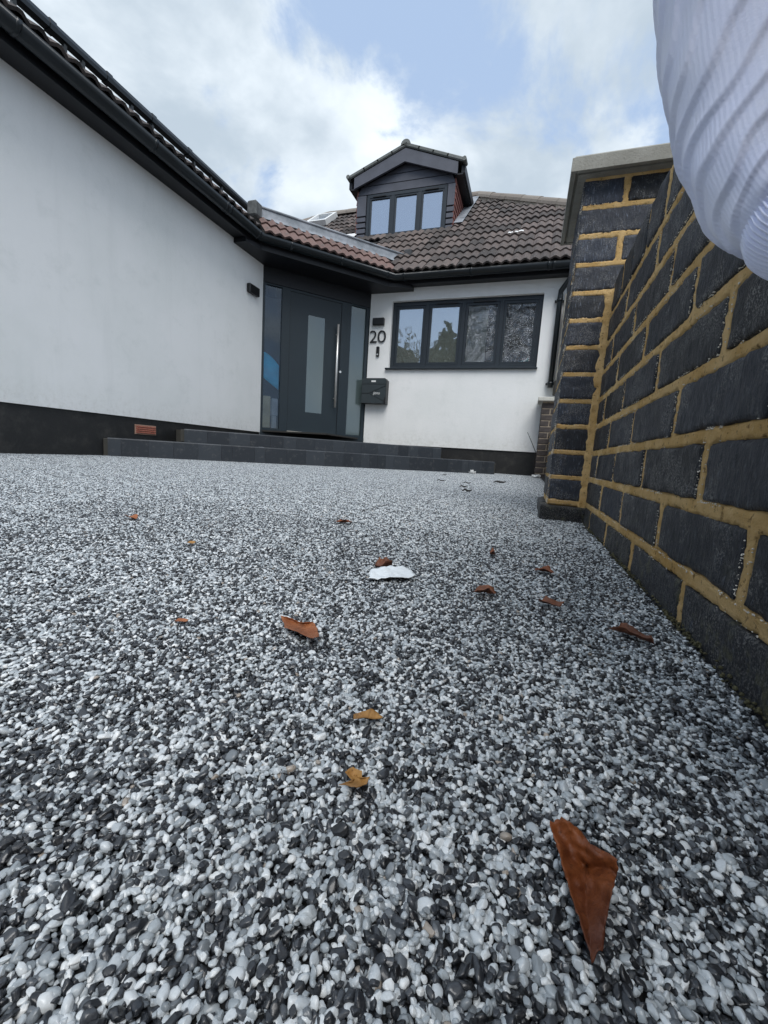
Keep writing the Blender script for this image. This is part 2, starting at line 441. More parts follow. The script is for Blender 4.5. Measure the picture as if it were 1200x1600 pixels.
# ------------------------------------------------------------------ ground
mt = Mat('resin_bed'); mt.set(Roughness=0.7)
mt.color(mt.mix(mt.rng(mt.noise(200, 3), 0.3, 0.7), (0.005, 0.005, 0.006), (0.015, 0.016, 0.018)))
BED = mt.m
mt = Mat('street_ground'); mt.set(Roughness=0.9)
mt.color(mt.mix(mt.rng(mt.noise(0.8, 6, 0.6), 0.35, 0.7), (0.10, 0.10, 0.10), (0.16, 0.155, 0.15)))
GROUND = mt.m
g = MB().quad((-150, -150, -0.030), (150, -150, -0.030), (150, 150, -0.030), (-150, 150, -0.030))
obj('ground', g, GROUND, kind='structure')
g = MB().box(-3.62, -1.5, -0.028, 0.26, 6.2, -0.0035)
obj('driveway', g, BED, kind='structure')

# gravel: pale, grey and charcoal pebbles
def pebble_mat(name, inst):
    m = Mat(name)
    t = m.attr('tone', 'INSTANCER' if inst else 'GEOMETRY').outputs['Fac']
    c = m.ramp(t, [(0.0, (0.006, 0.007, 0.009)), (0.28, (0.020, 0.023, 0.029)), (0.42, (0.050, 0.056, 0.066)), (0.50, (0.13, 0.145, 0.16)),
                   (0.62, (0.36, 0.40, 0.425)), (0.84, (0.62, 0.66, 0.685)), (0.95, (0.84, 0.86, 0.86)), (1.0, (0.36, 0.31, 0.26))])
    if inst:
        f = m.noise(1.6, 5, 0.7)
        c = m.mix(m.math('MULTIPLY', m.rng(f, 0.45, 0.75), 0.3), c, m.mix(0.5, c, (0.05, 0.05, 0.055)))
        m.bump(m.noise(2.2, 5, 0.7), 0.6, 0.0003)
    m.color(c)
    m.set(Roughness=0.42, Specular_IOR_Level=0.5, Coat_Weight=0.55, Coat_Roughness=0.16)
    return m.m
PEBN, PEBF = pebble_mat('resin_coated_pebble', True), pebble_mat('resin_coated_pebble_far', False)

def ico(sub):
    t = (1 + 5 ** 0.5) / 2
    v = [(-1, t, 0), (1, t, 0), (-1, -t, 0), (1, -t, 0), (0, -1, t), (0, 1, t), (0, -1, -t), (0, 1, -t), (t, 0, -1), (t, 0, 1), (-t, 0, -1), (-t, 0, 1)]
    f = [(0, 11, 5), (0, 5, 1), (0, 1, 7), (0, 7, 10), (0, 10, 11), (1, 5, 9), (5, 11, 4), (11, 10, 2), (10, 7, 6), (7, 1, 8), (3, 9, 4), (3, 4, 2), (3, 2, 6), (3, 6, 8), (3, 8, 9), (4, 9, 5), (2, 4, 11), (6, 2, 10), (8, 6, 7), (9, 8, 1)]
    v = [np.array(p, float) / np.linalg.norm(p) for p in v]
    for _ in range(sub):
        cache = {}; nf = []
        def mid(a, b):
            k = (min(a, b), max(a, b))
            if k not in cache:
                p = v[a] + v[b]; v.append(p / np.linalg.norm(p)); cache[k] = len(v) - 1
            return cache[k]
        for a, b, c in f:
            x, y, z = mid(a, b), mid(b, c), mid(c, a)
            nf += [(a, x, z), (b, y, x), (c, z, y), (x, y, z)]
        f = nf
    return np.array(v), np.array(f)

def random_tone(n, clump):
    """0..1 along the colour ramp: about half dark, half pale, slightly clumped"""
    r = RNG.random(n) + clump * 0.55
    t = np.where(r < 0.36, RNG.random(n) * 0.42, np.where(r < 0.46, 0.42 + RNG.random(n) * 0.14, 0.56 + RNG.random(n) * 0.40))
    return np.where(RNG.random(n) < 0.005, 1.0, t)

pcol = bpy.data.collections.new('pebble_shapes')
V2, F2 = ico(2)
for k in range(14):
    P = V2.copy(); rough_ = k >= 7 or k % 3 == 0
    for _ in range(11 if rough_ else 7):                               # planar facets worn round
        d = RNG.normal(size=3); d /= np.linalg.norm(d); h = (0.58 if rough_ else 0.68) + RNG.random() * 0.26
        s = P @ d; P -= np.outer(np.maximum(0, s - h) * (0.97 if rough_ else 0.8), d)
    P *= 1 + 0.28 * vnoise(P * 1.3 + k * 7.1, k)[:, None] + (0.22 if rough_ else 0.07) * vnoise(P * 3.7 + k * 3.3, k + 50)[:, None]
    P *= np.array([1.0 + 0.35 * RNG.random(), 0.80 + 0.15 * RNG.random(), 0.62 + 0.2 * RNG.random()])
    me = bpy.data.meshes.new('pebble'); me.from_pydata(P.tolist(), [], F2.tolist()); me.materials.append(PEBN)
    me.polygons.foreach_set('use_smooth', [True] * len(me.polygons))
    o = bpy.data.objects.new('pebble', me); pcol.objects.link(o)

CELL = 0.6
X1 = 0.172
def lattice(x0, y0, x1, y1, sp):
    nx, ny = int((x1 - x0) / sp), int((y1 - y0) / (sp * 0.866))
    gx, gy = np.meshgrid(np.arange(nx), np.arange(ny))
    x = x0 + (gx + 0.5 * (gy % 2)) * sp; y = y0 + gy * sp * 0.866
    x = x.ravel() + RNG.uniform(-0.42, 0.42, x.size) * sp; y = y.ravel() + RNG.uniform(-0.42, 0.42, y.size) * sp
    return x, y
NX0, NY0, NY1 = X1 - 2 * CELL, -0.3, 0.9
x, y = lattice(NX0, NY0, X1, NY1, 0.0023)
x2_, y2_ = lattice(NX0, NY0, X1, NY1, 0.0041)
z = np.concatenate([RNG.uniform(-0.0024, -0.0006, x.size), RNG.uniform(-0.0006, 0.0009, x2_.size)])
x = np.concatenate([x, x2_]); y = np.concatenate([y, y2_])
keep = ~((x > 0.045) & (y > 1.342))
keep &= (np.abs(np.arctan2(-x, y + 0.12) - YAW) < 1.35)
x, y, z = x[keep], y[keep], z[keep]
n = x.size
z = z + 0.0016 * vnoise(np.c_[x * 22, y * 22, x * 0], 3)
me = bpy.data.meshes.new('gravel'); me.vertices.add(n)
me.vertices.foreach_set('co', np.c_[x, y, z].astype(np.float32).ravel())
cl = vnoise(np.c_[x * 110, y * 110, x * 0], 9) * 0.55 + vnoise(np.c_[x * 9, y * 9, x * 0], 19) * 0.25
tone = random_tone(n, cl)
size = 0.00150 * np.exp(RNG.normal(0, 0.23, n)); size = np.where(tone < 0.42, size * 1.22, size)
def put(nm, typ, fld, arr):
    at = me.attributes.new(nm, typ, 'POINT'); at.data.foreach_set(fld, arr)
put('tone', 'FLOAT', 'value', tone.astype(np.float32))
put('rot', 'FLOAT_VECTOR', 'vector', np.c_[RNG.normal(0, 0.45, n), RNG.normal(0, 0.45, n), RNG.uniform(0, 2 * PI, n)].astype(np.float32).ravel())
put('scl', 'FLOAT_VECTOR', 'vector', np.c_[size * RNG.uniform(0.85, 1.25, n), size, size * RNG.uniform(0.85, 1.15, n)].astype(np.float32).ravel())
put('shape', 'INT', 'value', (np.where(tone < 0.45, 7, 0) + RNG.integers(0, 7, n)).astype(np.int32))
grav = link('gravel', me, None, kind='stuff')
tag(grav, 'resin bound driveway gravel of white, grey and charcoal pebbles close to the camera', 'gravel')
ng = bpy.data.node_groups.new('scatter_pebbles', 'GeometryNodeTree')
ng.interface.new_socket('Geometry', in_out='INPUT', socket_type='NodeSocketGeometry')
ng.interface.new_socket('Geometry', in_out='OUTPUT', socket_type='NodeSocketGeometry')
N = ng.nodes; gi, go = N.new('NodeGroupInput'), N.new('NodeGroupOutput')
iop = N.new('GeometryNodeInstanceOnPoints'); ci = N.new('GeometryNodeCollectionInfo')
ci.inputs['Collection'].default_value = pcol; ci.inputs['Separate Children'].default_value = True; ci.inputs['Reset Children'].default_value = True
def nattr(nm, t):
    q = N.new('GeometryNodeInputNamedAttribute'); q.data_type = t; q.inputs['Name'].default_value = nm
    return [o for o in q.outputs if o.enabled and o.name == 'Attribute'][0]
ng.links.new(gi.outputs[0], iop.inputs['Points']); ng.links.new(ci.outputs[0], iop.inputs['Instance'])
iop.inputs['Pick Instance'].default_value = True
ng.links.new(nattr('shape', 'INT'), iop.inputs['Instance Index'])
e2r = N.new('FunctionNodeEulerToRotation'); ng.links.new(nattr('rot', 'FLOAT_VECTOR'), e2r.inputs[0])
ng.links.new(e2r.outputs[0], iop.inputs['Rotation']); ng.links.new(nattr('scl', 'FLOAT_VECTOR'), iop.inputs['Scale'])
ng.links.new(iop.outputs[0], go.inputs[0])
grav.modifiers.new('scatter', 'NODES').node_group = ng

# far gravel: patches of small pebbles repeated over the rest of the driveway
V0, F0 = ico(0)
def make_patch():
    x, y = lattice(-CELL / 2, -CELL / 2, CELL / 2, CELL / 2, 0.0033)
    n = x.size
    s = 0.00215 * np.exp(RNG.normal(0, 0.18, n)); zz = RNG.uniform(-0.0020, 0.0006, n)
    A = RNG.uniform(0, 2 * PI, n); ca, sa = np.cos(A), np.sin(A)
    sh = V0[None] * (np.c_[s * RNG.uniform(0.9, 1.4, n), s * 0.9, s * 0.72][:, None, :])
    sh = sh * (1 + RNG.uniform(-0.15, 0.15, (n, 12, 1)))
    Q = np.stack([sh[..., 0] * ca[:, None] - sh[..., 1] * sa[:, None] + x[:, None], sh[..., 0] * sa[:, None] + sh[..., 1] * ca[:, None] + y[:, None], sh[..., 2] + zz[:, None]], -1)
    Fs = (F0[None] + (np.arange(n) * 12)[:, None, None]).reshape(-1, 3)
    me = bpy.data.meshes.new('gravel_patch'); nv, nf = n * 12, len(Fs)
    me.vertices.add(nv); me.vertices.foreach_set('co', Q.astype(np.float32).ravel())
    me.loops.add(nf * 3); me.loops.foreach_set('vertex_index', Fs.astype(np.int32).ravel())
    me.polygons.add(nf); me.polygons.foreach_set('loop_start', np.arange(0, nf * 3, 3, dtype=np.int32))
    me.polygons.foreach_set('use_smooth', np.ones(nf, bool)); me.update(calc_edges=True)
    cl = vnoise(np.c_[x * 60, y * 60, x * 0], 9) * 0.4
    at = me.attributes.new('tone', 'FLOAT', 'POINT'); at.data.foreach_set('value', np.repeat(random_tone(n, cl), 12).astype(np.float32))
    me.materials.append(PEBF)
    return me
qcol = bpy.data.collections.new('gravel_patches')
for k in range(1): qcol.objects.link(bpy.data.objects.new('gravel_patch', make_patch()))
pts = []
for i in range(7):
    for j in range(13):
        cx, cy = X1 - CELL * (i + 0.5), -1.5 + CELL * (j + 0.5)
        if cx > NX0 and NY0 < cy < NY1: continue
        if cx < -3.45 - CELL / 2: continue
        pts.append((cx, cy, 0))
me = bpy.data.meshes.new('gravel_further'); me.from_pydata(pts, [], [])
n = len(pts)
put('rot', 'FLOAT_VECTOR', 'vector', np.c_[np.zeros(n), np.zeros(n), RNG.integers(0, 4, n) * PI / 2].astype(np.float32).ravel())
put('scl', 'FLOAT_VECTOR', 'vector', np.ones(n * 3, np.float32))
put('shape', 'INT', 'value', np.zeros(n, np.int32))
gf = link('gravel', me, None, kind='stuff')
tag(gf, 'pale speckled resin gravel further up the driveway, reaching the house steps', 'gravel')
ng2 = ng.copy()
for q in ng2.nodes:
    if q.type == 'COLLECTION_INFO': q.inputs['Collection'].default_value = qcol
gf.modifiers.new('scatter', 'NODES').node_group = ng2

# ------------------------------------------------------------------ house shell
XL, YF = -3.5, 6.08
A2, B2 = Vector((-3.5, 4.921)), Vector((-2.438, 6.08))
DD = (B2 - A2).normalized(); DN = Vector((DD.y, -DD.x))                # along the door, outwards
def dpt(s, off, z): p = A2 + DD * s + DN * off; return (p.x, p.y, z)
DM = Matrix(((DD.x, -DN.x, 0, A2.x), (DD.y, -DN.y, 0, A2.y), (0, 0, 1, 0), (0, 0, 0, 1)))   # local x along door, y into the house
house = empty('house', (-2.5, 6.5, 0), 'white rendered house with dark windows, brown tiled roof and dormer behind the driveway', 'house')

m = MB(); YN = -1.2
m.box(-3.75, YN, 0.359, XL, 4.921, 2.60)
obj('wall', m, WHITE, house)
# right facade with window opening
WX0, WX1, WZ0, WZ1 = -2.100, -0.018, 1.440, 2.380
m = MB()
m.box(B2.x, YF, 0.322, WX0, YF + 0.25, 2.60).box(WX1, YF, 0.322, 2.4, YF + 0.25, 2.60)
m.box(WX0, YF, 0.322, WX1, YF + 0.25, WZ0).box(WX0, YF, WZ1, WX1, YF + 0.25, 2.60)
obj('wall', m, WHITE, house)
m = MB()
m.box(-3.76, YN, -0.03, XL - 0.018, 4.93, 0.359)
m.box(B2.x - 0.02, YF + 0.018, -0.03, 2.4, YF + 0.24, 0.322)
obj('plinth', m, PLINTH, house)
# body of the house hidden behind (keeps the sky out of the rooms)
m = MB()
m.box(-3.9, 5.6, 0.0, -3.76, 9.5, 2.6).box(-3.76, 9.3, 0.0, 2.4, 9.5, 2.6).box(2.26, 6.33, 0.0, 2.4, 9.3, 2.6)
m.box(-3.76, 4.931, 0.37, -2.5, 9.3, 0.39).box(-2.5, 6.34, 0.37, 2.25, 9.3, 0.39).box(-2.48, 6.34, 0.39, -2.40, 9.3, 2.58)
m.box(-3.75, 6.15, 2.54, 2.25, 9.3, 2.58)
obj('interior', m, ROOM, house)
# flat roof deck of the left wing
m = MB(); m.prism([(-3.80, YN), (-3.80, 4.6), (-3.2, 5.6), (-2.9, 6.3), (-9, 9.4), (-9, YN)], 3.00, 3.06)
obj('flat_roof', m, UNDER, house)

# soffit + fascia + gutter
SOX = XL + 0.165
G1, G2 = Vector((-3.262, 4.475)), Vector((-1.985, 5.855))             # gutter corners
m = MB(); m.box(XL - 0.02, YN, 2.549, SOX, 4.35, 2.575)
m.box(-1.80, YF - 0.12, 2.549, 2.6, YF + 0.02, 2.575)
obj('soffit', m, BLACK, house)
m = MB(); m.prism([(XL - 0.02, 4.335), (-3.335, 4.335), (-3.27, 4.56), (-2.10, 5.84), (-1.79, 5.97), (-1.79, YF + 0.02), (B2.x, YF + 0.02), dpt(0.8, -0.02, 0)[:2], (A2.x - 0.02, A2.y)], 2.497, 2.547)
obj('porch_soffit', m, BLACK, house)
m = MB()
m.sweep([(-3.335, YN, 0), (-3.335, 4.53, 0), (-2.045, 5.935, 0), (2.6, 5.935, 0)], [(0, 2.535), (0.020, 2.535), (0.020, 2.67), (0, 2.67)])
obj('fascia', m, BLACK, house)
GP = [(-3.245, YN, 0), (-3.245, 4.50, 0), (-2.005, 5.842, 0), (2.7, 5.842, 0)]
prof = []
for k in range(11):
    t = PI + PI * k / 10; prof.append((0.062 * math.cos(t), 2.632 + 0.072 * math.sin(t)))
inner = [(0.055 * math.cos(PI + PI * k / 10), 2.634 + 0.065 * math.sin(PI + PI * k / 10)) for k in range(10, -1, -1)]
m = MB().sweep(GP, prof + inner)
gut = obj('gutter', m, PVC, house, True)
for (p, d) in [((-3.245, 1.98), (0, 1)), ((-3.245, 2.98), (0, 1)), ((-3.245, 3.86), (0, 1)), ((-3.245, 3.92), (0, 1)), ((-3.245, 4.42), (0, 1)), ((-3.0, 4.77), (0.7, .72)), ((-2.55, 5.25), (0.7, .72)), ((-2.10, 5.74), (0.7, .72)),
               ((-1.86, 5.842), (1, 0)), ((-0.95, 5.842), (1, 0)), ((0.0, 5.842), (1, 0)), ((0.06, 5.842), (1, 0))]:
    pv = Vector((*p, 0)); dv = Vector((*d, 0)).normalized() * 0.014
    m = MB().sweep([pv - dv, pv + dv], [(a * 1.09, (b - 2.632) * 1.07 + 2.632) for a, b in prof] + [(a * 0.9, b) for a, b in inner])
    obj('gutter_clip', m, PVC, gut, True)

# ------------------------------------------------------------------ front door and sidelights (45 degree corner)
def dbox(mb, s0, z0, s1, z1, y0, y1): return mb.box(s0, y0, z0, s1, y1, z1, DM)
LEN = (B2 - A2).length
m = MB(); dbox(m, 0.0, 2.305, LEN, 2.60, -0.002, 0.05)
obj('door_head_panel', m, BLACK, house)
fr = MB()
for s0, s1 in ((0.0, 0.034), (0.262, 0.37), (1.125, 1.275), (1.520, LEN - 0.002)): dbox(fr, s0, 0.392, s1, 2.303, 0.012, 0.075)
for s0, s1 in ((0.034, 0.262), (1.275, 1.520)):
    dbox(fr, s0, 2.285, s1, 2.303, 0.014, 0.073); dbox(fr, s0, 0.392, s1, 0.428, 0.014, 0.073)
dbox(fr, 0.37, 2.272, 1.125, 2.303, 0.014, 0.073)
dbox(fr, 0.0, 0.352, LEN, 0.392, -0.008, 0.08)
dfr = obj('door_frame', fr, ANTHD, house)
m = MB(); dbox(m, 0.0, 0.20, LEN, 0.352, -0.004, 0.08); obj('door_sill', m, ANTH, house)
m = MB(); dbox(m, 0.034, 0.428, 0.262, 2.285, 0.040, 0.046); obj('pane', m, GLASSS, dfr)
m = MB(); dbox(m, 1.275, 0.428, 1.520, 2.285, 0.040, 0.046); obj('pane', m, GLASSF, dfr)
# slab with a glazed slot
m = MB()
V0s, V1s, VZ0, VZ1 = 0.632, 0.880, 0.695, 2.02
dbox(m, 0.376, 0.408, V0s, 2.266, 0.022, 0.075); dbox(m, V1s, 0.408, 1.119, 2.266, 0.022, 0.075)
dbox(m, V0s, 0.408, V1s, VZ0, 0.022, 0.075); dbox(m, V0s, VZ1, V1s, 2.266, 0.022, 0.075)
door = obj('door', m, ANTHD, house)
m = MB(); dbox(m, V0s, VZ0, V1s, VZ1, 0.026, 0.034); obj('pane', m, GLASSF, door)
m = MB()
dbox(m, 0.366, 0.41, 0.376, 2.272, 0.024, 0.07); dbox(m, 1.119, 0.41, 1.126, 2.272, 0.024, 0.07); dbox(m, 0.37, 2.264, 1.125, 2.272, 0.024, 0.07)
obj('seal', m, RUBBER, door)
m = MB().tube([DM @ Vector((1.058, -0.045, 0.80)), DM @ Vector((1.058, -0.045, 1.96))], 0.0155, 12)
for zz in (0.93, 1.83): m.tube([DM @ Vector((1.058, -0.045, zz)), DM @ Vector((1.058, 0.024, zz))], 0.010, 8)
obj('handle', m, STEEL, door, True)
m = MB(); m.tube([DM @ Vector((1.140, 0.008, 1.325)), DM @ Vector((1.140, 0.03, 1.325))], 0.017, 10); obj('keyhole', m, STEEL, door)
m = MB(); dbox(m, 0.372, 0.393, 1.122, 0.409, -0.022, 0.02); obj('threshold', m, ALU, door)
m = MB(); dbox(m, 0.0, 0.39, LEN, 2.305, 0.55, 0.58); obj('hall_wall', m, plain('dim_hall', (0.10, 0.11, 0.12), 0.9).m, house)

# blurred things in the hall behind the left sidelight
m = MB()
m.grid(lambda a, b: DM @ Vector((0.02 + 0.235 * a, 0.068 + 0.02 * math.sin(a * PI) , 1.02 + (0.40 - 0.16 * a * a) * b + 0.16 * (0.5 - a) * (1 - b) + 0.02)), 10, 8)
o = obj('bag', m, plain('bright_blue_cloth', (0.08, 0.62, 0.98), 0.7).m, None, True)
mod = o.modifiers.new('thickness', 'SOLIDIFY'); mod.thickness = 0.006
tag(o, 'bright blue bag blurred behind the frosted sidelight left of the front door', 'bag')
m = MB(); m.bbox(0.036, 0.06, 0.43, 0.15, 0.14, 0.86, 0.01, DM)
o = obj('cardboard_box', m, plain('tan_board', (0.62, 0.52, 0.32), 0.8).m); tag(o, 'tall tan cardboard box blurred low behind the sidelight left of the door', 'box')
m = MB(); m.bbox(0.165, 0.07, 0.60, 0.255, 0.14, 0.84, 0.01, DM).bbox(0.175, 0.08, 0.43, 0.245, 0.13, 0.60, 0.01, DM)
o = obj('canister', m, plain('pale_grey_plastic', (0.5, 0.52, 0.55), 0.6).m); tag(o, 'pale grey canister blurred beside the tan box behind the sidelight', 'canister')

# ------------------------------------------------------------------ facade window
def fbox(mb, x0, z0, x1, z1, y0, y1): return mb.box(x0, y0, z0, x1, y1, z1)
fr = MB(); fy0, fy1 = YF + 0.055, YF + 0.12
fbox(fr, WX0, WZ0, WX0 + 0.055, WZ1, fy0, fy1); fbox(fr, WX1 - 0.055, WZ0, WX1, WZ1, fy0, fy1)
fbox(fr, WX0 + 0.055, WZ0, WX1 - 0.055, WZ0 + 0.055, fy0, fy1); fbox(fr, WX0 + 0.055, WZ1 - 0.055, WX1 - 0.055, WZ1, fy0, fy1)
for xm in (-1.580, -1.060, -0.540): fbox(fr, xm - 0.028, WZ0 + 0.055, xm + 0.028, WZ1 - 0.055, fy0 + 0.002, fy1)
win = obj('window', fr, ANTH, house)
xs = [WX0 + 0.055, -1.580, -1.060, -0.540, WX1 - 0.055]
for k in range(4):
    x0, x1 = xs[k] + (0.028 if k else 0), xs[k + 1] - (0.028 if k < 3 else 0)
    z0, z1 = WZ0 + 0.055, WZ1 - 0.055
    s = MB()
    t = 0.036
    fbox(s, x0 + .003, z0 + .003, x0 + t, z1 - .003, fy0 + .008, fy1 - .01); fbox(s, x1 - t, z0 + .003, x1 - .003, z1 - .003, fy0 + .008, fy1 - .01)
    fbox(s, x0 + t, z0 + .003, x1 - t, z0 + t, fy0 + .008, fy1 - .01); fbox(s, x0 + t, z1 - t, x1 - t, z1 - .003, fy0 + .008, fy1 - .01)
    obj('sash', s, ANTH, win)
    p = MB(); fbox(p, x0 + t, z0 + t, x1 - t, z1 - t, fy0 + 0.026, fy0 + 0.032)
    obj('pane', p, GLASSW if k < 2 else GLASSC, win)
    if k == 1 or k == 2:
        p = MB(); p.bbox(x0 + 0.10, fy0 - 0.012, z1 - 0.002, x1 - 0.06, fy0 + 0.004, z1 + 0.018, 0.004); obj('trickle_vent', p, RUBBER, win)
s = MB(); s.bbox(WX0 - 0.045, YF - 0.045, WZ0 - 0.024, WX1 + 0.012, YF + 0.055, WZ0 - 0.001, 0.005)
obj('window_sill', s, ANTH, win)
o = obj('roller_blind', MB().box(WX0 + 0.06, fy1 + 0.06, WZ0 + 0.02, -0.735, fy1 + 0.075, WZ1 - 0.02), BLIND)
tag(o, 'pale roller blind behind the left panes of the wide four pane window', 'blind')
m = MB().grid(lambda a, b: (-0.30 + 0.17 * a, fy1 + 0.05 + 0.02 * math.sin(7 * a + 4 * b), WZ0 + 0.06 + 0.075 * b * (0.5 + 0.9 * a)), 8, 5)
o = obj('cloth', m, plain('turquoise_cloth', (0.05, 0.38, 0.42), 0.8).m, None, True); tag(o, 'scrap of turquoise cloth in the lower corner behind the rightmost window pane', 'cloth')

# ------------------------------------------------------------------ wall fittings
def fitting(name, mb, mat, label, cat, group=None, smooth=False):
    o = obj(name, mb, mat, None, smooth); return tag(o, label, cat, group)
m = MB().bbox(XL + 0.001, 4.582, 2.048, XL + 0.055, 4.785, 2.152, 0.008); fitting('wall_lamp', m, RUBBER, 'black rectangular wall lamp on the long left wall beside the porch', 'wall lamp', 'outdoor wall lamps')
m = MB().bbox(-2.378, YF - 0.055, 2.046, -2.198, YF - 0.001, 2.147, 0.008); fitting('wall_lamp', m, RUBBER, 'black rectangular wall lamp above the house number 20', 'wall lamp', 'outdoor wall lamps')
m = MB().bbox(-2.303, YF - 0.028, 1.603, -2.256, YF - 0.001, 1.748, 0.007)
db = fitting('doorbell', m, RUBBER, 'narrow black video doorbell below the house number', 'doorbell')
obj('button', MB().tube([(-2.2795, YF - 0.032, 1.632), (-2.2795, YF - 0.027, 1.632)], 0.012, 12), STEEL, db)
obj('lens', MB().tube([(-2.2795, YF - 0.032, 1.715), (-2.2795, YF - 0.027, 1.715)], 0.010, 12), plain('lens_glass', (0.02, 0.02, 0.03), 0.1).m, db)

def text_mesh(body, size, extrude, shear=0.0, offset=0.0):
    cu = bpy.data.curves.new('lettering', 'FONT'); cu.body = body; cu.size = size; cu.extrude = extrude; cu.shear = shear; cu.offset = offset
    to = bpy.data.objects.new('lettering', cu); COL.objects.link(to)
    dg = bpy.context.evaluated_depsgraph_get(); dg.update()
    me = bpy.data.meshes.new_from_object(to.evaluated_get(dg)); bpy.data.objects.remove(to)
    return me
num = empty('house_number', (-2.29, YF, 1.81), 'black raised digits 20 on white wall between lamp and doorbell', 'house number')
for ch, x0 in (('2', -2.418), ('0', -2.294)):
    me = text_mesh(ch, 0.232, 0.006, 0, -0.0022)
    xs_ = [v.co.x for v in me.vertices]; ys_ = [v.co.y for v in me.vertices]
    sx = 0.112 / (max(xs_) - min(xs_)) if ch == '2' else 0.128 / (max(xs_) - min(xs_)); sy = 0.170 / (max(ys_) - min(ys_))
    for v in me.vertices: v.co.x = (v.co.x - min(xs_)) * sx; v.co.y = (v.co.y - min(ys_)) * sy
    link('digit', me, RUBBER, num, mw=Matrix.Translation((x0, YF - 0.014, 1.806)) @ Matrix.Rotation(PI / 2, 4, 'X'))

# letterbox
lb = empty('letterbox', (-2.27, YF - 0.06, 0.905), 'dark grey wall mounted letterbox with angled flap lines beside the front door', 'letterbox')
bx0, bx1, bz0, bz1, by = -2.462, -2.075, 0.908, 1.275, YF - 0.115
m = MB()
poly = [(bx0, bz0), (bx1, bz0), (bx1, bz1 - 0.03), (bx1 - 0.03, bz1), (bx0, bz1)]
mm = MB().prism(poly, 0, 1)
mm.v = [(x, YF - 0.002 - (YF - 0.002 - by) * (1 - z), y) for x, y, z in mm.v]
obj('box_body', mm, plain('letterbox_grey', (0.012, 0.015, 0.017), 0.45, 0, 0.06).m, lb)
FACE = plain('letterbox_face', (0.030, 0.040, 0.044), 0.42, 0, 0.05).m
def face_panel(nm, pts):
    q = MB().prism(pts, 0, 1); q.v = [(x, by - 0.006 * z, y) for x, y, z in q.v]; return obj(nm, q, FACE, lb)
g_ = 0.004
face_panel('lid', [(bx0 + .004, 1.192), (bx1 - .004, 1.192), (bx1 - .004, bz1 - .032), (bx1 - .032, bz1 - .004), (bx0 + .004, bz1 - .004)])
face_panel('front_panel', [(bx0 + .004, 1.056), (bx0 + 0.12, 1.058), (bx1 - .03, 1.160), (bx1 - .004, 1.165), (bx1 - .004, 1.184), (bx0 + .004, 1.184)])
face_panel('front_panel', [(bx0 + .004, bz0 + .004), (bx1 - .03, bz0 + .004), (bx1 - .03, bz0 + 0.028), (bx0 + 0.12, 1.046), (bx0 + .004, 1.046)])
face_panel('front_panel', [(bx0 + 0.132, 1.051), (bx1 - .024, bz0 + 0.04), (bx1 - .004, bz0 + 0.10), (bx1 - .004, 1.156), (bx1 - .03, 1.148)])
obj('name_plate', MB().bbox(-2.312, by - 0.010, 1.216, -2.242, by - 0.005, 1.240, 0.001), WHITEP, lb)
me = text_mesh('jenu', 0.062, 0.001, 0.25)
link('lettering', me, WHITEP, lb, mw=Matrix.Translation((-2.275, by - 0.008, 1.04)) @ Matrix.Rotation(PI / 2, 4, 'X'))
obj('lock', MB().bbox(bx1 - 0.026, by - 0.008, bz0 + 0.004, bx1 - 0.006, by - 0.003, bz0 + 0.09, 0.001), RUBBER, lb)

# air brick in the plinth
ab = MB().bbox(XL - 0.020, 3.002, 0.207, XL - 0.012, 3.238, 0.298, 0.002)
vent = obj('air_vent', ab, TERRAM, house)
for r in range(4):
    for k in range(9):
        y0 = 3.016 + k * 0.0232; z0 = 0.218 + r * 0.0178
        if r == 0 and k == 0: pass
    obj('vent_bar', MB().bbox(XL - 0.012, 3.012, 0.219 + r * 0.0185, XL - 0.005, 3.228, 0.230 + r * 0.0185, 0.002), TERRA, vent)
m = MB()
for k in range(10): m.box(XL - 0.011, 3.014 + k * 0.0232, 0.219, XL - 0.007, 3.019 + k * 0.0232, 0.288)
obj('vent_rib', m, TERRA, vent)

# downpipe
m = MB().tube([(0.30, 5.842, 2.565), (0.30, 5.842, 2.50), (0.178, 6.00, 2.36), (0.178, 6.01, 2.30), (0.178, 6.01, 1.17)], 0.034, 12)
dp = obj('downpipe', m, PVC, house, True)
for zz in (2.25, 1.22):
    m = MB().tube([(0.178, 6.01, zz - 0.018), (0.178, 6.01, zz + 0.018)], 0.041, 12).box(0.118, 6.03, zz - 0.010, 0.238, 6.072, zz + 0.010)
    obj('pipe_clip', m, PVC, dp, True)

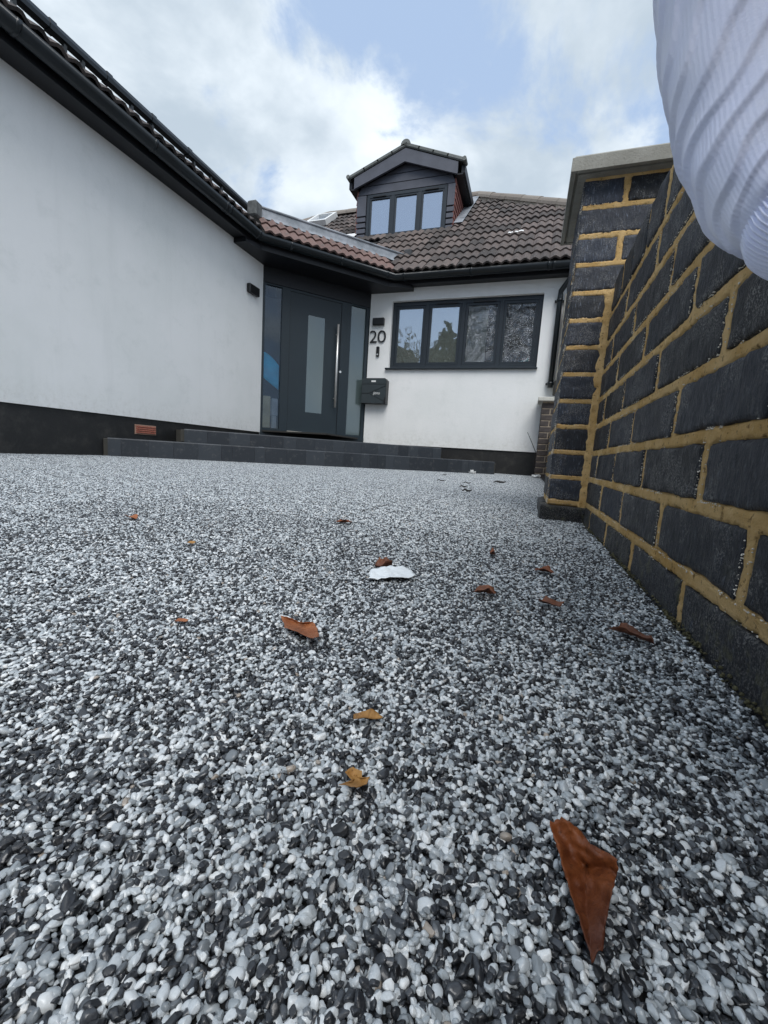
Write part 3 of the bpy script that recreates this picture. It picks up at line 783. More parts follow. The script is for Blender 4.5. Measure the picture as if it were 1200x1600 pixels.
# ------------------------------------------------------------------ steps
steps = empty('entrance_steps', (-2.3, 4.6, 0), 'two low dark slate brick steps across the corner below the front door', 'steps')
C0 = Vector((-1.992, 4.068)); SD = Vector((0.7325, 0.6808)); SN = Vector((SD.y, -SD.x))
SM = Matrix(((SD.x, -SN.x, 0, C0.x), (SD.y, -SN.y, 0, C0.y), (0, 0, 1, 0), (0, 0, 0, 1)))     # local x along front, y inwards
def poly_clip(pts):
    return pts
def W2S(x, y): p = Vector((x, y)) - C0; return p.dot(SD), -p.dot(SN)
for (zb, zt, off, sA, sB) in ((-0.02, 0.160, 0.0, -2.02, 2.195), (0.1608, 0.292, 0.33, -1.425, 1.57)):
    # fill behind the facing bricks
    def cl(s, t):
        p = SM @ Vector((s, t, 0)); return (p.x, p.y)
    pts = [cl(sA + 0.012, off + 0.20), cl(sB - 0.012, off + 0.20)]
    m = MB().prism(pts + [(pts[1][0] + 0.0, YF + 0.017), (B2.x, YF + 0.017), (A2.x, A2.y), (XL - 0.017, pts[0][1])], zb, zt - 0.006)
    obj('step_fill', m, STEPJ, steps)
    s = sA; k = 0
    while s < sB - 0.02:
        w = random.choice((0.205, 0.10, 0.10, 0.21)) if zb < 0.1 else random.choice((0.21, 0.21, 0.14))
        w = min(w, sB - s)
        m = MB(); j = random.uniform(-0.0015, 0.0015)
        pf = [(off + j, zb), (off + 0.36, zb), (off + 0.36, zt), (off + j + 0.009, zt), (off + j + 0.0025, zt - 0.003), (off + j, zt - 0.010)]
        i = len(m.v)
        for xs_ in (s + 0.0007, s + w - 0.0007): m.v += [tuple(SM @ Vector((xs_, a, b))) for a, b in pf]
        m.f += [(0, 1, 2, 3, 4, 5)[::-1], (6, 7, 8, 9, 10, 11)] + [(q, (q + 1) % 6, 6 + (q + 1) % 6, 6 + q) for q in range(6)]
        obj('paver', m, STEP, steps); s += w; k += 1
    # rough mortar at the open ends
    m = MB()
    m.bbox(sA - 0.035, off + 0.015, zb, sA + 0.010, off + 0.07, zt - 0.008, 0.006, SM)
    obj('end_mortar', m, STEPJ, steps)
    obj('end_mortar', MB().bbox(sB - 0.008, off + 0.02, zb, sB + 0.018, off + 0.10, zt - 0.02, 0.006, SM), STEPJ, steps)
m = MB()
a_ = SM @ Vector((2.195, 0.02, 0)); 
# ------------------------------------------------------------------ roof tiles
PIT = math.radians(39)
def make_tile(w=0.23, ln=0.345, rolls=2, hgt=0.028, th=0.024, name='tile', seg=5):
    m = MB(); nx = seg * rolls
    prof = []
    for i in range(nx + 1):
        t = (i / seg) % 1.0
        prof.append((i * w / nx, hgt * (0.5 - 0.5 * math.cos(2 * PI * t)) ** 0.8))
    for x, z in prof: m.v.append((x, 0, z + 0.024))
    for x, z in prof: m.v.append((x, ln, z))
    for x, z in prof: m.v.append((x, 0.004, z + 0.024 - th))
    n = nx + 1
    for i in range(nx):
        m.f.append((i, i + 1, n + i + 1, n + i)); m.f.append((2 * n + i, 2 * n + i + 1, i + 1, i))
    return m.mesh(name)
TM, TMR, TMR2 = make_tile(), make_tile(), make_tile()
TMR2.materials.append(TILE)
TM.materials.append(TILE); TMR.materials.append(TILER)
def frame(o, ux, uy):
    ux = Vector(ux).normalized(); uy = Vector(uy).normalized(); uz = ux.cross(uy)
    m_ = Matrix((ux, uy, uz)).transposed().to_4x4(); m_.translation = o; return m_
def stuff_tiles(mats, me, mat, parent):
    m = MB()
    for q in mats:
        i = len(m.v); m.v += [tuple(q @ v.co) for v in me.vertices]; m.f += [tuple(i + k for k in p.vertices) for p in me.polygons]
    o = obj('tile_mass', m, mat, parent); o['kind'] = 'stuff'; return o
# main roof plane
EY, EZ = 5.80, 2.655
cP, sP = math.cos(PIT), math.sin(PIT)
RIDGE_Y = 9.10; SLEN = (RIDGE_Y - EY) / cP
def rp(x, s, h=0.0): return Vector((x, EY + s * cP - h * sP, EZ + s * sP + h * cP))
hipR = lambda s: -1.45 + (SLEN - s) * cP * 1.32          # x of the right hip at slope distance s
hipL = lambda s: -4.75 - (SLEN - s) * cP * 1.25
valL = lambda s: -2.10 - s * 0.46                            # meets the porch skirt roof
m = MB()
m.quad(rp(hipL(0), 0, -0.01), rp(hipR(0), 0, -0.01), rp(hipR(SLEN), SLEN, -0.01), rp(hipL(SLEN), SLEN, -0.01))
m.quad(rp(hipR(0), 0, -0.01), (hipR(0), 12.4, EZ), rp(hipR(SLEN), SLEN, -0.01), rp(hipR(SLEN), SLEN, -0.01) + Vector((0, .001, 0)))
m.quad(rp(hipL(SLEN), SLEN, -0.01), rp(hipR(SLEN), SLEN, -0.01), (hipR(0), 12.4, EZ), (hipL(0), 12.4, EZ))
m.quad(rp(hipL(0), 0, -0.01), rp(hipL(SLEN), SLEN, -0.01), rp(hipL(SLEN), SLEN, -0.01) + Vector((0, .001, 0)), (hipL(0), 12.4, EZ))
roof = obj('roof', m, UNDER, house)
GA, TW = 0.302, 0.23
DX0, DX1, DY = -3.36, -1.60, 7.45                           # dormer front
sD = (DY - EY) / cP
ntile = 0; rest = []
for r in range(int(SLEN / GA) + 1):
    s = r * GA - 0.02
    c0 = math.ceil(-6.4 / TW)
    for k in range(c0, 12):
        x = k * TW
        if x + TW * 0.6 > hipR(s + 0.15) or x + TW * 0.4 < hipL(s + 0.15): continue
        if x + TW * 0.5 < valL(s) and s < 1.6: continue
        if s > sD - 0.22 and DX0 + 0.02 < x + TW / 2 < DX1 - 0.02: continue
        if s > SLEN - 0.2: continue
        j = Vector((random.uniform(-.003, .003), random.uniform(-.008, .008), random.uniform(0, .004)))
        q = frame(rp(x, s) + j, (1, random.uniform(-.006, .006), 0), (0, cP, sP))
        if x > 0.5 or (x < -3.4 and s < 2.6): rest.append(q)
        else:
            o = bpy.data.objects.new('tile', TM); COL.objects.link(o); o.matrix_world = q; adopt(o, roof); ntile += 1
stuff_tiles(rest, TM, TILE, roof)
# white splash on a tile
m = MB()
for dx, s_, w in ((0, 0, .05), (.085, .01, .06), (.15, .04, .07), (0.05, 0.01, .02)):
    m.grid(lambda a, b: rp(-0.62 + dx + w * a, 4 * GA + 0.02 + s_ + 0.06 * b, 0.045 + 0.008 * math.sin(a * PI)), 4, 3)
obj('paint_splash', m, PAINTW, roof)
# half round hip and ridge tiles
def half_tile(p0, p1, r, mat, parent, nm='ridge_tile'):
    d = (p1 - p0).normalized(); side = d.cross(Vector((0, 0, 1))).normalized(); u_ = side.cross(d)
    m = MB(); n = 8
    for (p, rr) in ((p0, r), (p1, r * 0.95)):
        for k in range(n + 1):
            t = -0.15 + (PI + 0.3) * k / n; m.v.append(tuple(p + side * rr * math.cos(t) + u_ * rr * math.sin(t)))
    for k in range(n): m.f.append((k, k + 1, n + 2 + k, n + 1 + k))
    m.f.append(tuple(range(n + 1)))
    return obj(nm, m, mat, parent, False)
def ridge_run(pa, pb, r, mat, parent, ln=0.42):
    d = pb - pa; n = max(1, int(d.length / ln))
    for k in range(n):
        h = Vector((0, 0, random.uniform(0, 0.008)))
        half_tile(pa + d * (k / n) + h, pa + d * ((k + 1.03) / n) + h, r, mat, parent)
ridge_run(rp(hipR(1.9), 1.9, 0.0), rp(hipR(SLEN), SLEN, 0.02), 0.105, RIDGE, roof)
ridge_run(rp(hipL(2.4), 2.4, 0.0), rp(hipL(SLEN), SLEN, 0.02), 0.105, RIDGE, roof)
ridge_run(rp(hipL(SLEN), SLEN, 0.02), rp(hipR(SLEN), SLEN, 0.02), 0.105, RIDGE, roof)
m = MB().sweep([rp(hipR(1.9) - 0.09, 1.9, 0.02), rp(hipR(SLEN) - 0.08, SLEN, 0.02)], [(-0.03, -0.03), (0.06, -0.03), (0.06, 0.035), (-0.03, 0.03)])
obj('ridge_mortar', m, plain('bedding_mortar', (0.34, 0.30, 0.24), 0.95, 0, 0.3, 15, 0.6, 60).m, roof)

# skylight left of the dormer
sl = MB(); sM = frame(rp(-4.92, 3.35, 0.04), (1, 0, 0), (0, cP, sP))
for b in ((0, 0, .47, .07), (0, .60, .47, .66), (0, .07, .06, .60), (.41, .07, .47, .60)): sl.box(b[0], b[1], 0, b[2], b[3], 0.10, sM)
sk = obj('skylight', sl, WHITEP, house)
obj('pane', MB().box(.06, .07, .05, .41, .60, .06, sM), GLASSD, sk)

# ------------------------------------------------------------------ skirt roof over porch and left wing
TS = math.tan(PIT)
pr = MB()
E1, E2 = Vector((-3.215, 4.50)), Vector((-2.00, 5.815))
ED = (E2 - E1).normalized(); EN = Vector((-ED.y, ED.x))        # inwards
def sk_pt(base, inn, s, h=0.0):
    cP, sP = (math.cos(math.radians(36)), math.sin(math.radians(36))) if inn.x < -0.99 else (math.cos(PIT), math.sin(PIT))
    return Vector((base.x + inn.x * (s * cP - h * sP), base.y + inn.y * (s * cP - h * sP), EZ + s * sP + h * cP))
LN = Vector((-1, 0))
pr.quad(sk_pt(Vector((E1.x, YN)), LN, 0, -.008), sk_pt(E1, LN, 0, -.008), sk_pt(E1 + Vector((0, -0.05)), LN, 0.62, -.008), sk_pt(Vector((E1.x, YN)), LN, 0.62, -.008))
pr.quad(sk_pt(E1, EN, 0, -.008), sk_pt(E2, EN, 0, -.008), sk_pt(E2 + ED * 0.3, EN, 0.66, -.008), sk_pt(E1 + ED * 0.05, EN, 0.66, -.008))
skirt = obj('porch_roof', pr, UNDER, house)
nw = int((E2 - E1).length / TW) + 2
for r in range(2):
    for k in range(nw):
        s0 = 0.02 + k * TW
        if s0 + TW > (E2 - E1).length + 0.12 + r * 0.15: continue
        o = bpy.data.objects.new('tile', TMR); COL.objects.link(o)
        b_ = E1 + ED * s0
        o.matrix_world = frame(sk_pt(b_, EN, r * GA - 0.01), (ED.x, ED.y, random.uniform(-.006, .006)), (EN.x * cP, EN.y * cP, sP)); adopt(o, skirt); ntile += 1
    for k in range(int((4.46 - 1.0) / TW)):
        o = bpy.data.objects.new('tile', TMR2); COL.objects.link(o)
        b_ = Vector((E1.x, 4.46 - (k + 1) * TW))
        o.matrix_world = frame(sk_pt(b_, LN, r * GA - 0.01), (0, 1, random.uniform(-.006, .006)), (-0.809, 0, 0.588)); adopt(o, skirt); ntile += 1
rest = []
for r in range(2):
    for k in range(int((4.46 - 1.0) / TW), int((4.46 - YN) / TW)):
        rest.append(frame(sk_pt(Vector((E1.x, 4.46 - (k + 1) * TW)), LN, r * GA - 0.01), (0, 1, 0), (-0.809, 0, 0.588)))
stuff_tiles(rest, TMR2, TILE, skirt)
m = MB().sweep([(-3.25, YN, 0), (-3.25, 4.5, 0), (-2.03, 5.84, 0)], [(0, 2.64), (0.02, 2.64), (0.02, 2.685), (0, 2.685)])
obj('eaves_filler', m, UNDER, skirt)
# lead upstand above the porch tiles
p0 = sk_pt(E1 + ED * 0.0, EN, 0.50, 0.03); p1 = sk_pt(E2 + ED * 0.40, EN, 0.50, 0.03)
m = MB()
def leadfn(a, b):
    p = p0.lerp(p1, a); w = 0.006 * math.sin(a * 40) + 0.004 * math.sin(a * 93)
    if b < 0.5: q = p + Vector((EN.x, EN.y, 0)) * (0.10 * b) + Vector((0, 0, 0.08 * b + w))
    else: q = p + Vector((EN.x, EN.y, 0)) * 0.05 + Vector((EN.x, EN.y, 0)) * (0.02 * (b - .5)) + Vector((0, 0, 0.04 + (b - 0.5) * 0.21 + w * 0.5))
    return q
m.grid(leadfn, 40, 8)
q0, q1 = p0 + Vector((EN.x * .06, EN.y * .06, 0.147)), p1 + Vector((EN.x * .06, EN.y * .06, 0.147))
m.tube([q0, q1], 0.016, 8)
obj('lead_flashing', m, LEAD, skirt, True)
m = MB().bbox(-0.09, -0.05, -0.02, 0.05, 0.09, 0.16, 0.02, Matrix.Translation((p0.x - 0.02, p0.y - 0.02, p0.z)))
obj('end_cap', m, plain('old_mortar', (0.11, 0.115, 0.115), 0.9, 0, 0.3, 15, 0.6, 50).m, skirt)
m = MB().bbox(-0.05, -0.05, -0.10, 0.06, 0.06, 0.20, 0.02, Matrix.Translation(p1))
obj('end_cap', m, plain('dark_lead', (0.05, 0.052, 0.055), 0.7).m, skirt)
# dark edge trim raised on brackets above the left wing tiles
tp = [(-3.72, y_, 0) for y_ in np.linspace(YN, 4.97, 30)]
m = MB().sweep(tp, [(-0.035, 3.152), (0.03, 3.152), (0.036, 3.18), (0.026, 3.212), (-0.03, 3.228)])
tr_ = obj('roof_edge_trim', m, PVC, house)
for y_ in (1.2, 1.75, 2.28, 2.62, 2.76, 3.20, 3.42, 3.95, 4.20, 4.38):
    obj('bracket', MB().box(-3.735, y_ - 0.012, 3.02, -3.705, y_ + 0.012, 3.14), PVC, tr_)
for y_ in (1.9, 2.5, 2.95, 3.4, 3.85):
    m = MB().sweep([(-3.72, y_, 0), (-3.72, y_ + 0.05, 0)], [(-0.04, 3.147), (0.034, 3.147), (0.041, 3.18), (0.03, 3.218), (-0.03, 3.235)]); obj('trim_joint', m, PVC, tr_)

# ------------------------------------------------------------------ dormer
dorm = empty('dormer', (-2.48, 7.6, 3.93), '', ''); del dorm['label']; del dorm['category']; adopt(dorm, house)
dorm.matrix_parent_inverse = Matrix.Translation(house.location).inverted()
DZ0, DZ1, DZA = 3.955, 4.75, 5.15                    # sill, eaves, apex
DB = 9.2
WXa, WXb, WZa, WZb = -3.175, -1.735, 3.975, 4.695
m = MB()
m.box(DX0 + 0.03, DY + 0.05, DZ0 - 0.3, WXa, DY + 0.10, 4.78).box(WXb, DY + 0.05, DZ0 - 0.3, DX1 - 0.03, DY + 0.10, 4.78)
m.box(WXa, DY + 0.05, WZb, WXb, DY + 0.10, 4.78).box(WXa, DY + 0.05, DZ0 - 0.3, WXb, DY + 0.10, WZa)
for xx in (DX0 + 0.03, DX1 - 0.08): m.box(xx, DY + 0.10, DZ0 - 0.4, xx + 0.05, DB, 4.78)
i = len(m.v); m.v += [(DX0, DY + 0.07, 4.72), (DX1, DY + 0.07, 4.72), ((DX0 + DX1) / 2, DY + 0.07, 5.16)]; m.f.append((i, i + 1, i + 2))
m.box(WXa - .1, DY + 0.5, 3.8, WXb + .1, DY + 0.55, 4.78)
obj('dormer_body', m, UNDER, dorm)
# horizontal boards beside the window
for x0, x1 in ((DX0, WXa - 0.012), (WXb + 0.012, DX1)):
    zs = [3.955, 4.06, 4.155, 4.25, 4.345, 4.70]
    for k in range(5):
        mB = MB().bbox(x0, DY, zs[k] + 0.010, x1, DY + 0.05, zs[k + 1] - 0.012, 0.004); obj('board', mB, CLAD, dorm)
# gable boards
def zb(x): return 5.09 - abs(x + 2.48) * 0.345
def gable_board(z0, z1):
    hw = lambda z: (5.11 - z) / 0.345
    a, b = min(hw(z0), 0.885), min(hw(z1), 0.885)
    q = MB(); pts = [(-2.48 - a, z0), (-2.48 + a, z0), (-2.48 + b, z1), (-2.48 - b, z1)] if b > 0.02 else [(-2.48 - a, z0), (-2.48 + a, z0), (-2.48, z1)]
    q.prism(pts, 0, 1); q.v = [(x, DY + 0.06 - 0.045 * z, y) for x, y, z in q.v]; obj('board', q, CLAD, dorm)
gable_board(4.705, 4.832); gable_board(4.845, 4.968); gable_board(4.981, 5.10)
for sgn in (-1, 1):
    q = MB(); xa, xe = -2.48, -2.48 + sgn * 0.915
    pts = [(xa, 5.08), (xa, 5.285), (xe, 4.945), (xe, 4.765)]
    if sgn < 0: pts = pts[::-1]
    q.prism(pts, 0, 1); q.v = [(x, DY - 0.05 - 0.04 * z, y) for x, y, z in q.v]; obj('barge_board', q, CLAD, dorm)
# tiled dormer roof
dpit = math.atan(0.345 * 1.02)
tlen = 1.03 / math.cos(dpit)
for sgn in (-1, 1):
    sl_ = MB()
    e0 = Vector((-2.48 + sgn * 1.0, DY - 0.08, 4.93)); ap = Vector((-2.48, DY - 0.08, 5.30))
    sl_.quad(e0, ap, ap + Vector((0, 2.2, 0)), e0 + Vector((0, 2.2, 0))); sl_.quad(e0 - Vector((0, 0, .02)), e0 + Vector((0, 2.2, -.02)), ap + Vector((0, 2.2, -.02)), ap - Vector((0, 0, .02)))
    obj('roof_deck', sl_, UNDER, dorm)
    upd = (ap - e0).normalized()
    side = Vector((0, -1, 0)) if sgn < 0 else Vector((0, 1, 0))
    nr = 4; ga = (ap - e0).length / nr
    for r in range(nr):
        b_ = e0 + upd * (r * ga)
        q = frame(b_ + Vector((0, -0.03 if sgn > 0 else 2.2, 0.0)), side, upd)
        me = MB()
        L_ = 2.23; w_ = ga + 0.05
        me.bbox(0, 0, 0.0, 0.16, w_, 0.062, 0.014, q @ Matrix.Translation((0 if sgn > 0 else L_ - 0.16, 0, 0)))
        obj('verge_tile', me, TILEG, dorm)
        me = MB(); me.bbox(0, 0, 0, L_ - 0.18, w_, 0.035, 0.01, q @ Matrix.Translation((0.17 if sgn > 0 else 0, 0, 0))); obj('roof_course', me, TILE, dorm)
    # eaves end tile and side gutter board
    me = MB().tube([e0 + Vector((sgn * 0.02, -0.06, 0.02)), e0 + Vector((sgn * 0.02, 0.10, 0.02))], 0.035, 8); obj('verge_tile', me, TILEG, dorm)
    me = MB().box(e0.x - 0.03, DY - 0.04, 4.80, e0.x + 0.03, DB - 0.3, 4.925); obj('side_fascia', me, BLACK, dorm)
    me = MB().box(min(e0.x, -2.48 + sgn * 0.86), DY - 0.04, 4.775, max(e0.x, -2.48 + sgn * 0.86), DB - 0.4, 4.798); obj('side_soffit', me, BLACK, dorm)
half_tile(Vector((-2.48, DY - 0.11, 5.325)), Vector((-2.48, DY + 0.35, 5.325)), 0.085, TILEG, dorm)
# tile hung cheeks (right one is seen, left one edge on)
for sgn, xc in ((1, DX1), (-1, DX0)):
    for r in range(8):
        z0 = 3.96 + r * 0.098
        ys = DY + (z0 - 3.955) / TS - 0.02
        ye = DB
        q = MB(); yf = DY + 0.01
        yend = DY + max(0.12, (z0 + 0.10 - 3.94) / TS + 0.05)
        x0, x1 = (xc - 0.03, xc + 0.012) if sgn > 0 else (xc - 0.012, xc + 0.03)
        yy = yf; k = 0
        while yy < yend:
            w = 0.165 if (k or r % 2) else 0.083
            y2 = min(yy + w - 0.003, yend)
            q = MB(); i = 0
            xo = 0.018 * sgn
            P = [(xc, yy, z0 + 0.12), (xc, y2, z0 + 0.12), (xc + xo, y2, z0), (xc + xo, yy, z0), (xc - 0.02 * sgn, yy, z0 + 0.12), (xc - 0.02 * sgn, y2, z0 + 0.12), (xc - 0.005 * sgn, y2, z0), (xc - 0.005 * sgn, yy, z0)]
            q.v = P; q.f = [(0, 1, 2, 3), (7, 6, 5, 4), (3, 2, 6, 7), (0, 3, 7, 4), (1, 5, 6, 2)]
            obj('hung_tile', q, CHEEK, dorm); yy += w; k += 1
# dormer window
fr = MB(); y0, y1 = DY + 0.02, DY + 0.09
for x0, x1 in ((WXa, WXa + 0.05), (WXb - 0.05, WXb)): fbox(fr, x0, WZa, x1, WZb, y0, y1)
for xm in (-2.692, -2.207): fbox(fr, xm - 0.03, WZa + 0.04, xm + 0.03, WZb - 0.05, y0 + .002, y1)
fbox(fr, WXa + .05, WZa, WXb - .05, WZa + 0.04, y0, y1); fbox(fr, WXa + .05, WZb - 0.05, WXb - .05, WZb, y0, y1)
obj('window_frame', fr, ANTH, dorm)
xs = [WXa + 0.05, -2.692, -2.207, WXb - 0.05]
for k in range(3):
    x0, x1 = xs[k] + (0.03 if k else 0), xs[k + 1] - (0.03 if k < 2 else 0); z0, z1 = WZa + 0.04, WZb - 0.05
    s = MB(); t = 0.028
    fbox(s, x0 + .002, z0 + .002, x0 + t, z1 - .002, y0 + .008, y1 - .01); fbox(s, x1 - t, z0 + .002, x1 - .002, z1 - .002, y0 + .008, y1 - .01)
    fbox(s, x0 + t, z0 + .002, x1 - t, z0 + t, y0 + .008, y1 - .01); fbox(s, x0 + t, z1 - t, x1 - t, z1 - .002, y0 + .008, y1 - .01)
    obj('sash', s, ANTH, dorm)
    obj('pane', fbox(MB(), x0 + t, z0 + t, x1 - t, z1 - t, y0 + 0.03, y0 + 0.036), GLASSD, dorm)
    if k != 1: obj('trickle_vent', MB().bbox(x0 + 0.06, y0 - 0.012, z1 - 0.002, x1 - 0.10, y0 + 0.006, z1 + 0.018, 0.004), RUBBER, dorm)
obj('window_sill', MB().bbox(DX0 + 0.0, DY - 0.03, DZ0 - 0.03, DX1 - 0.02, DY + 0.06, DZ0 + 0.012, 0.005), ANTH, dorm)
# lead apron and soakers beside the right cheek
m = MB()
for r in range(7):
    y_ = DY + 0.05 + r * 0.24
    a_ = rp(DX1 + 0.012, (y_ - EY) / cP, 0.055)
    m.bbox(0, 0, 0, 0.15, 0.29, 0.008, 0.002, frame(a_, (1, 0, 0), (0, cP, sP)))
obj('lead_soaker', m, LEAD, dorm)
m = MB(); a_ = rp(DX0 - 0.22, sD - 0.10, 0.05); m.bbox(0, 0, 0, 0.24, 0.22, 0.012, 0.003, frame(a_, (1, 0, 0), (0, cP, sP))); obj('lead_apron', m, WHITEP, dorm)

# ------------------------------------------------------------------ bricks
def brick_mesh(L, D, H, res, seed, name='brick', amp=1.0):
    """box subdivided at res with worn edges and a rough face; local front at y=0"""
    nx, ny, nz = max(2, round(L / res)), max(2, round(D / (res * 2))), max(2, round(H / res))
    gx, gy, gz = np.linspace(0, L, nx + 1), np.linspace(0, D, ny + 1), np.linspace(0, H, nz + 1)
    vid = {}; V = []; F = []
    def vert(i, j, k):
        if (i, j, k) not in vid:
            vid[(i, j, k)] = len(V); V.append((gx[i], gy[j], gz[k]))
        return vid[(i, j, k)]
    for i in range(nx):
        for k in range(nz):
            F.append((vert(i, 0, k), vert(i + 1, 0, k), vert(i + 1, 0, k + 1), vert(i, 0, k + 1)))
            F.append((vert(i, ny, k), vert(i, ny, k + 1), vert(i + 1, ny, k + 1), vert(i + 1, ny, k)))
    for j in range(ny):
        for k in range(nz):
            F.append((vert(0, j, k), vert(0, j, k + 1), vert(0, j + 1, k + 1), vert(0, j + 1, k)))
            F.append((vert(nx, j, k), vert(nx, j + 1, k), vert(nx, j + 1, k + 1), vert(nx, j, k + 1)))
    for i in range(nx):
        for j in range(ny):
            F.append((vert(i, j, nz), vert(i + 1, j, nz), vert(i + 1, j + 1, nz), vert(i, j + 1, nz)))
            F.append((vert(i, j, 0), vert(i, j + 1, 0), vert(i + 1, j + 1, 0), vert(i + 1, j, 0)))
    P = np.array(V); Q = P + seed * 3.37
    sz = np.array([L, D, H]); c = sz / 2
    e = c - np.abs(P - c)                                       # distance to each pair of faces
    near = np.maximum(0, 1 - e / 0.006)
    wear = 0.0016 * (0.7 + 1.6 * np.clip(vnoise(Q * 55, 1) + 0.25, 0, 1))
    for a in range(3):
        o = np.maximum(near[:, (a + 1) % 3], near[:, (a + 2) % 3])
        onf = e[:, a] < 1e-6
        P[:, a] += np.where(onf, -np.sign(P[:, a] - c[a]) * wear * o, 0)
    dn = np.stack([vnoise(Q * 38, 2), vnoise(Q * 38 + 9, 3), vnoise(Q * 38 + 17, 4)], 1) * 0.0028
    dn += np.stack([vnoise(Q * 150, 5), vnoise(Q * 150 + 9, 6), vnoise(Q * 150 + 17, 7)], 1) * 0.0016
    P += dn * amp
    me = bpy.data.meshes.new(name); me.from_pydata(P.tolist(), [], F)
    me.polygons.foreach_set('use_smooth', [True] * len(me.polygons))
    return me
RX = Matrix.Rotation(-PI / 2, 4, 'Z')                       # front faces -X, local x runs towards -Y
XW, Z8, YP, XP = 0.1735, 0.0554, 1.3657, 0.0696
STR = [brick_mesh(0.2212, 0.10, 0.0612, 0.0055, s) for s in range(7)]
for me in STR: me.materials.append(BRICK)
HALF = [brick_mesh(0.1030, 0.10, 0.0612, 0.0055, 20 + s) for s in range(3)]
for me in HALF: me.materials.append(BRICK)
HDR = [brick_mesh(0.1020, 0.10, 0.0830, 0.006, 30 + s) for s in range(4)]
for me in HDR: me.materials.append(BRICK)
gw = empty('garden_wall', (XW + 0.05, 0.3, 0), 'low blue black brick garden wall with ochre mortar close on the right', 'brick wall')
def place(me, mw, parent, nm='brick'):
    o = bpy.data.objects.new(nm, me); COL.objects.link(o); o.matrix_world = mw; adopt(o, parent); return o
YA = -0.66
for k in range(8):
    z0 = Z8 + 0.075 * (k - 1) + 0.0069
    base = 0.524 if k % 2 == 0 else 0.640
    off = base
    j = -6
    while True:
        y1 = off + 0.2355 * (j + 1) - 0.0071                     # far end of brick
        y0 = y1 - 0.2212
        j += 1
        if y1 < YA: continue
        if y0 > YP - 0.03: break
        t = Matrix.Translation((XW + random.uniform(-0.0012, 0.0012), y1, z0 + random.uniform(-.0008, .0008))) @ Matrix.Rotation(random.uniform(-.004, .004), 4, 'X')
        if y1 > YP - 0.002:
            if YP - 0.006 - y0 > 0.10 + 0.003: place(HALF[k % 3], Matrix.Translation((XW, y0 + 0.1030, z0)) @ RX, gw)
            elif YP - 0.012 - y0 > 0.03:
                ln = YP - 0.012 - y0
                me = brick_mesh(ln, 0.10, 0.0612, 0.0055, 60 + k); me.materials.append(BRICK)
                place(me, Matrix.Translation((XW, YP - 0.012, z0)) @ RX, gw)
            break
        place(STR[(k * 3 + j) % 7], t @ RX, gw)
y = YP - 0.045
j = 0
while y > YA:
    tilt = random.uniform(-.01, .01)
    t = Matrix.Translation((XW - 0.001 + random.uniform(-.0015, .0015), y, 0.5855 + random.uniform(-.001, .001))) @ Matrix.Rotation(tilt, 4, 'X')
    place(HDR[j % 4], t @ RX, gw, 'coping_brick'); y -= 0.1165; j += 1
# mortar bed: a rough sheet between the brick faces
def mortar_sheet(name, u0, u1, v0, v1, res, to_world, parent, rec=0.003, seed=1, amp=1.0, joint=None):
    nu, nv = int((u1 - u0) / res), int((v1 - v0) / res)
    U, V_ = np.meshgrid(np.linspace(u0, u1, nu + 1), np.linspace(v0, v1, nv + 1), indexing='ij')
    Q = np.c_[U.ravel(), V_.ravel(), U.ravel() * 0]
    h = 0.0012 * vnoise(Q * 45, seed) + 0.0014 * vnoise(Q * 130, seed + 1) + 0.0014 * vnoise(Q * 330, seed + 2)
    h = -rec + amp * h
    if joint is not None:
        d = joint(U.ravel(), V_.ravel()) + 0.0022 * vnoise(Q * 120, seed + 5) + 0.0016 * vnoise(Q * 300, seed + 6)
        f_ = np.clip((d - 0.0076) / 0.0022, 0, 1)
        h = h - 0.009 * f_
    P = [to_world(a, b, c_) for (a, b, _), c_ in zip(Q, h)]
    F = []
    for a in range(nu):
        for b in range(nv):
            k = a * (nv + 1) + b; F.append((k, k + nv + 1, k + nv + 2, k + 1))
    me = bpy.data.meshes.new(name); me.from_pydata(P, [], F)
    me.polygons.foreach_set('use_smooth', [True] * len(me.polygons))
    return link(name, me, MORTAR, parent)
def course_of(z): return np.floor((z - Z8) / 0.075).astype(int) + 1
def bed_dist(z): q = (z - Z8) / 0.075; return np.abs(q - np.round(q)) * 0.075
def wall_joint(Y, z):
    k = course_of(z); base = np.where(k % 2 == 0, 0.524, 0.640)
    q = (Y - base) / 0.2355; dp_ = np.abs(q - np.round(q)) * 0.2355
    q2 = (Y - (YP - 0.045 + 0.0073)) / 0.1165; dc = np.abs(q2 - np.round(q2)) * 0.1165
    return np.where(k >= 8, np.minimum(bed_dist(np.minimum(z, Z8 + 0.075 * 7.4)), dc), np.minimum(bed_dist(z), dp_))
def pier_joint(X, z, par):
    k = course_of(z); xp = np.where(k % 2 == par, XP + 0.1083, XP + 0.222)
    return np.minimum(bed_dist(z), np.abs(X - xp))
mortar_sheet('mortar', 0.22, YP, -0.02, 0.664, 0.0034, lambda u, v, h: (XW - h, YP + 0.22 - u, v), gw, 0.0016, joint=lambda u, v: wall_joint(YP + 0.22 - u, v))
mortar_sheet('mortar', YA, 0.22, -0.02, 0.664, 0.012, lambda u, v, h: (XW - h, 0.22 + YA - u, v), gw, 0.0016, joint=lambda u, v: wall_joint(0.22 + YA - u, v))
obj('mortar_core', MB().box(XW + 0.014, YA, -0.03, XW + 0.098, YP - 0.004, 0.655), MORTAR, gw)
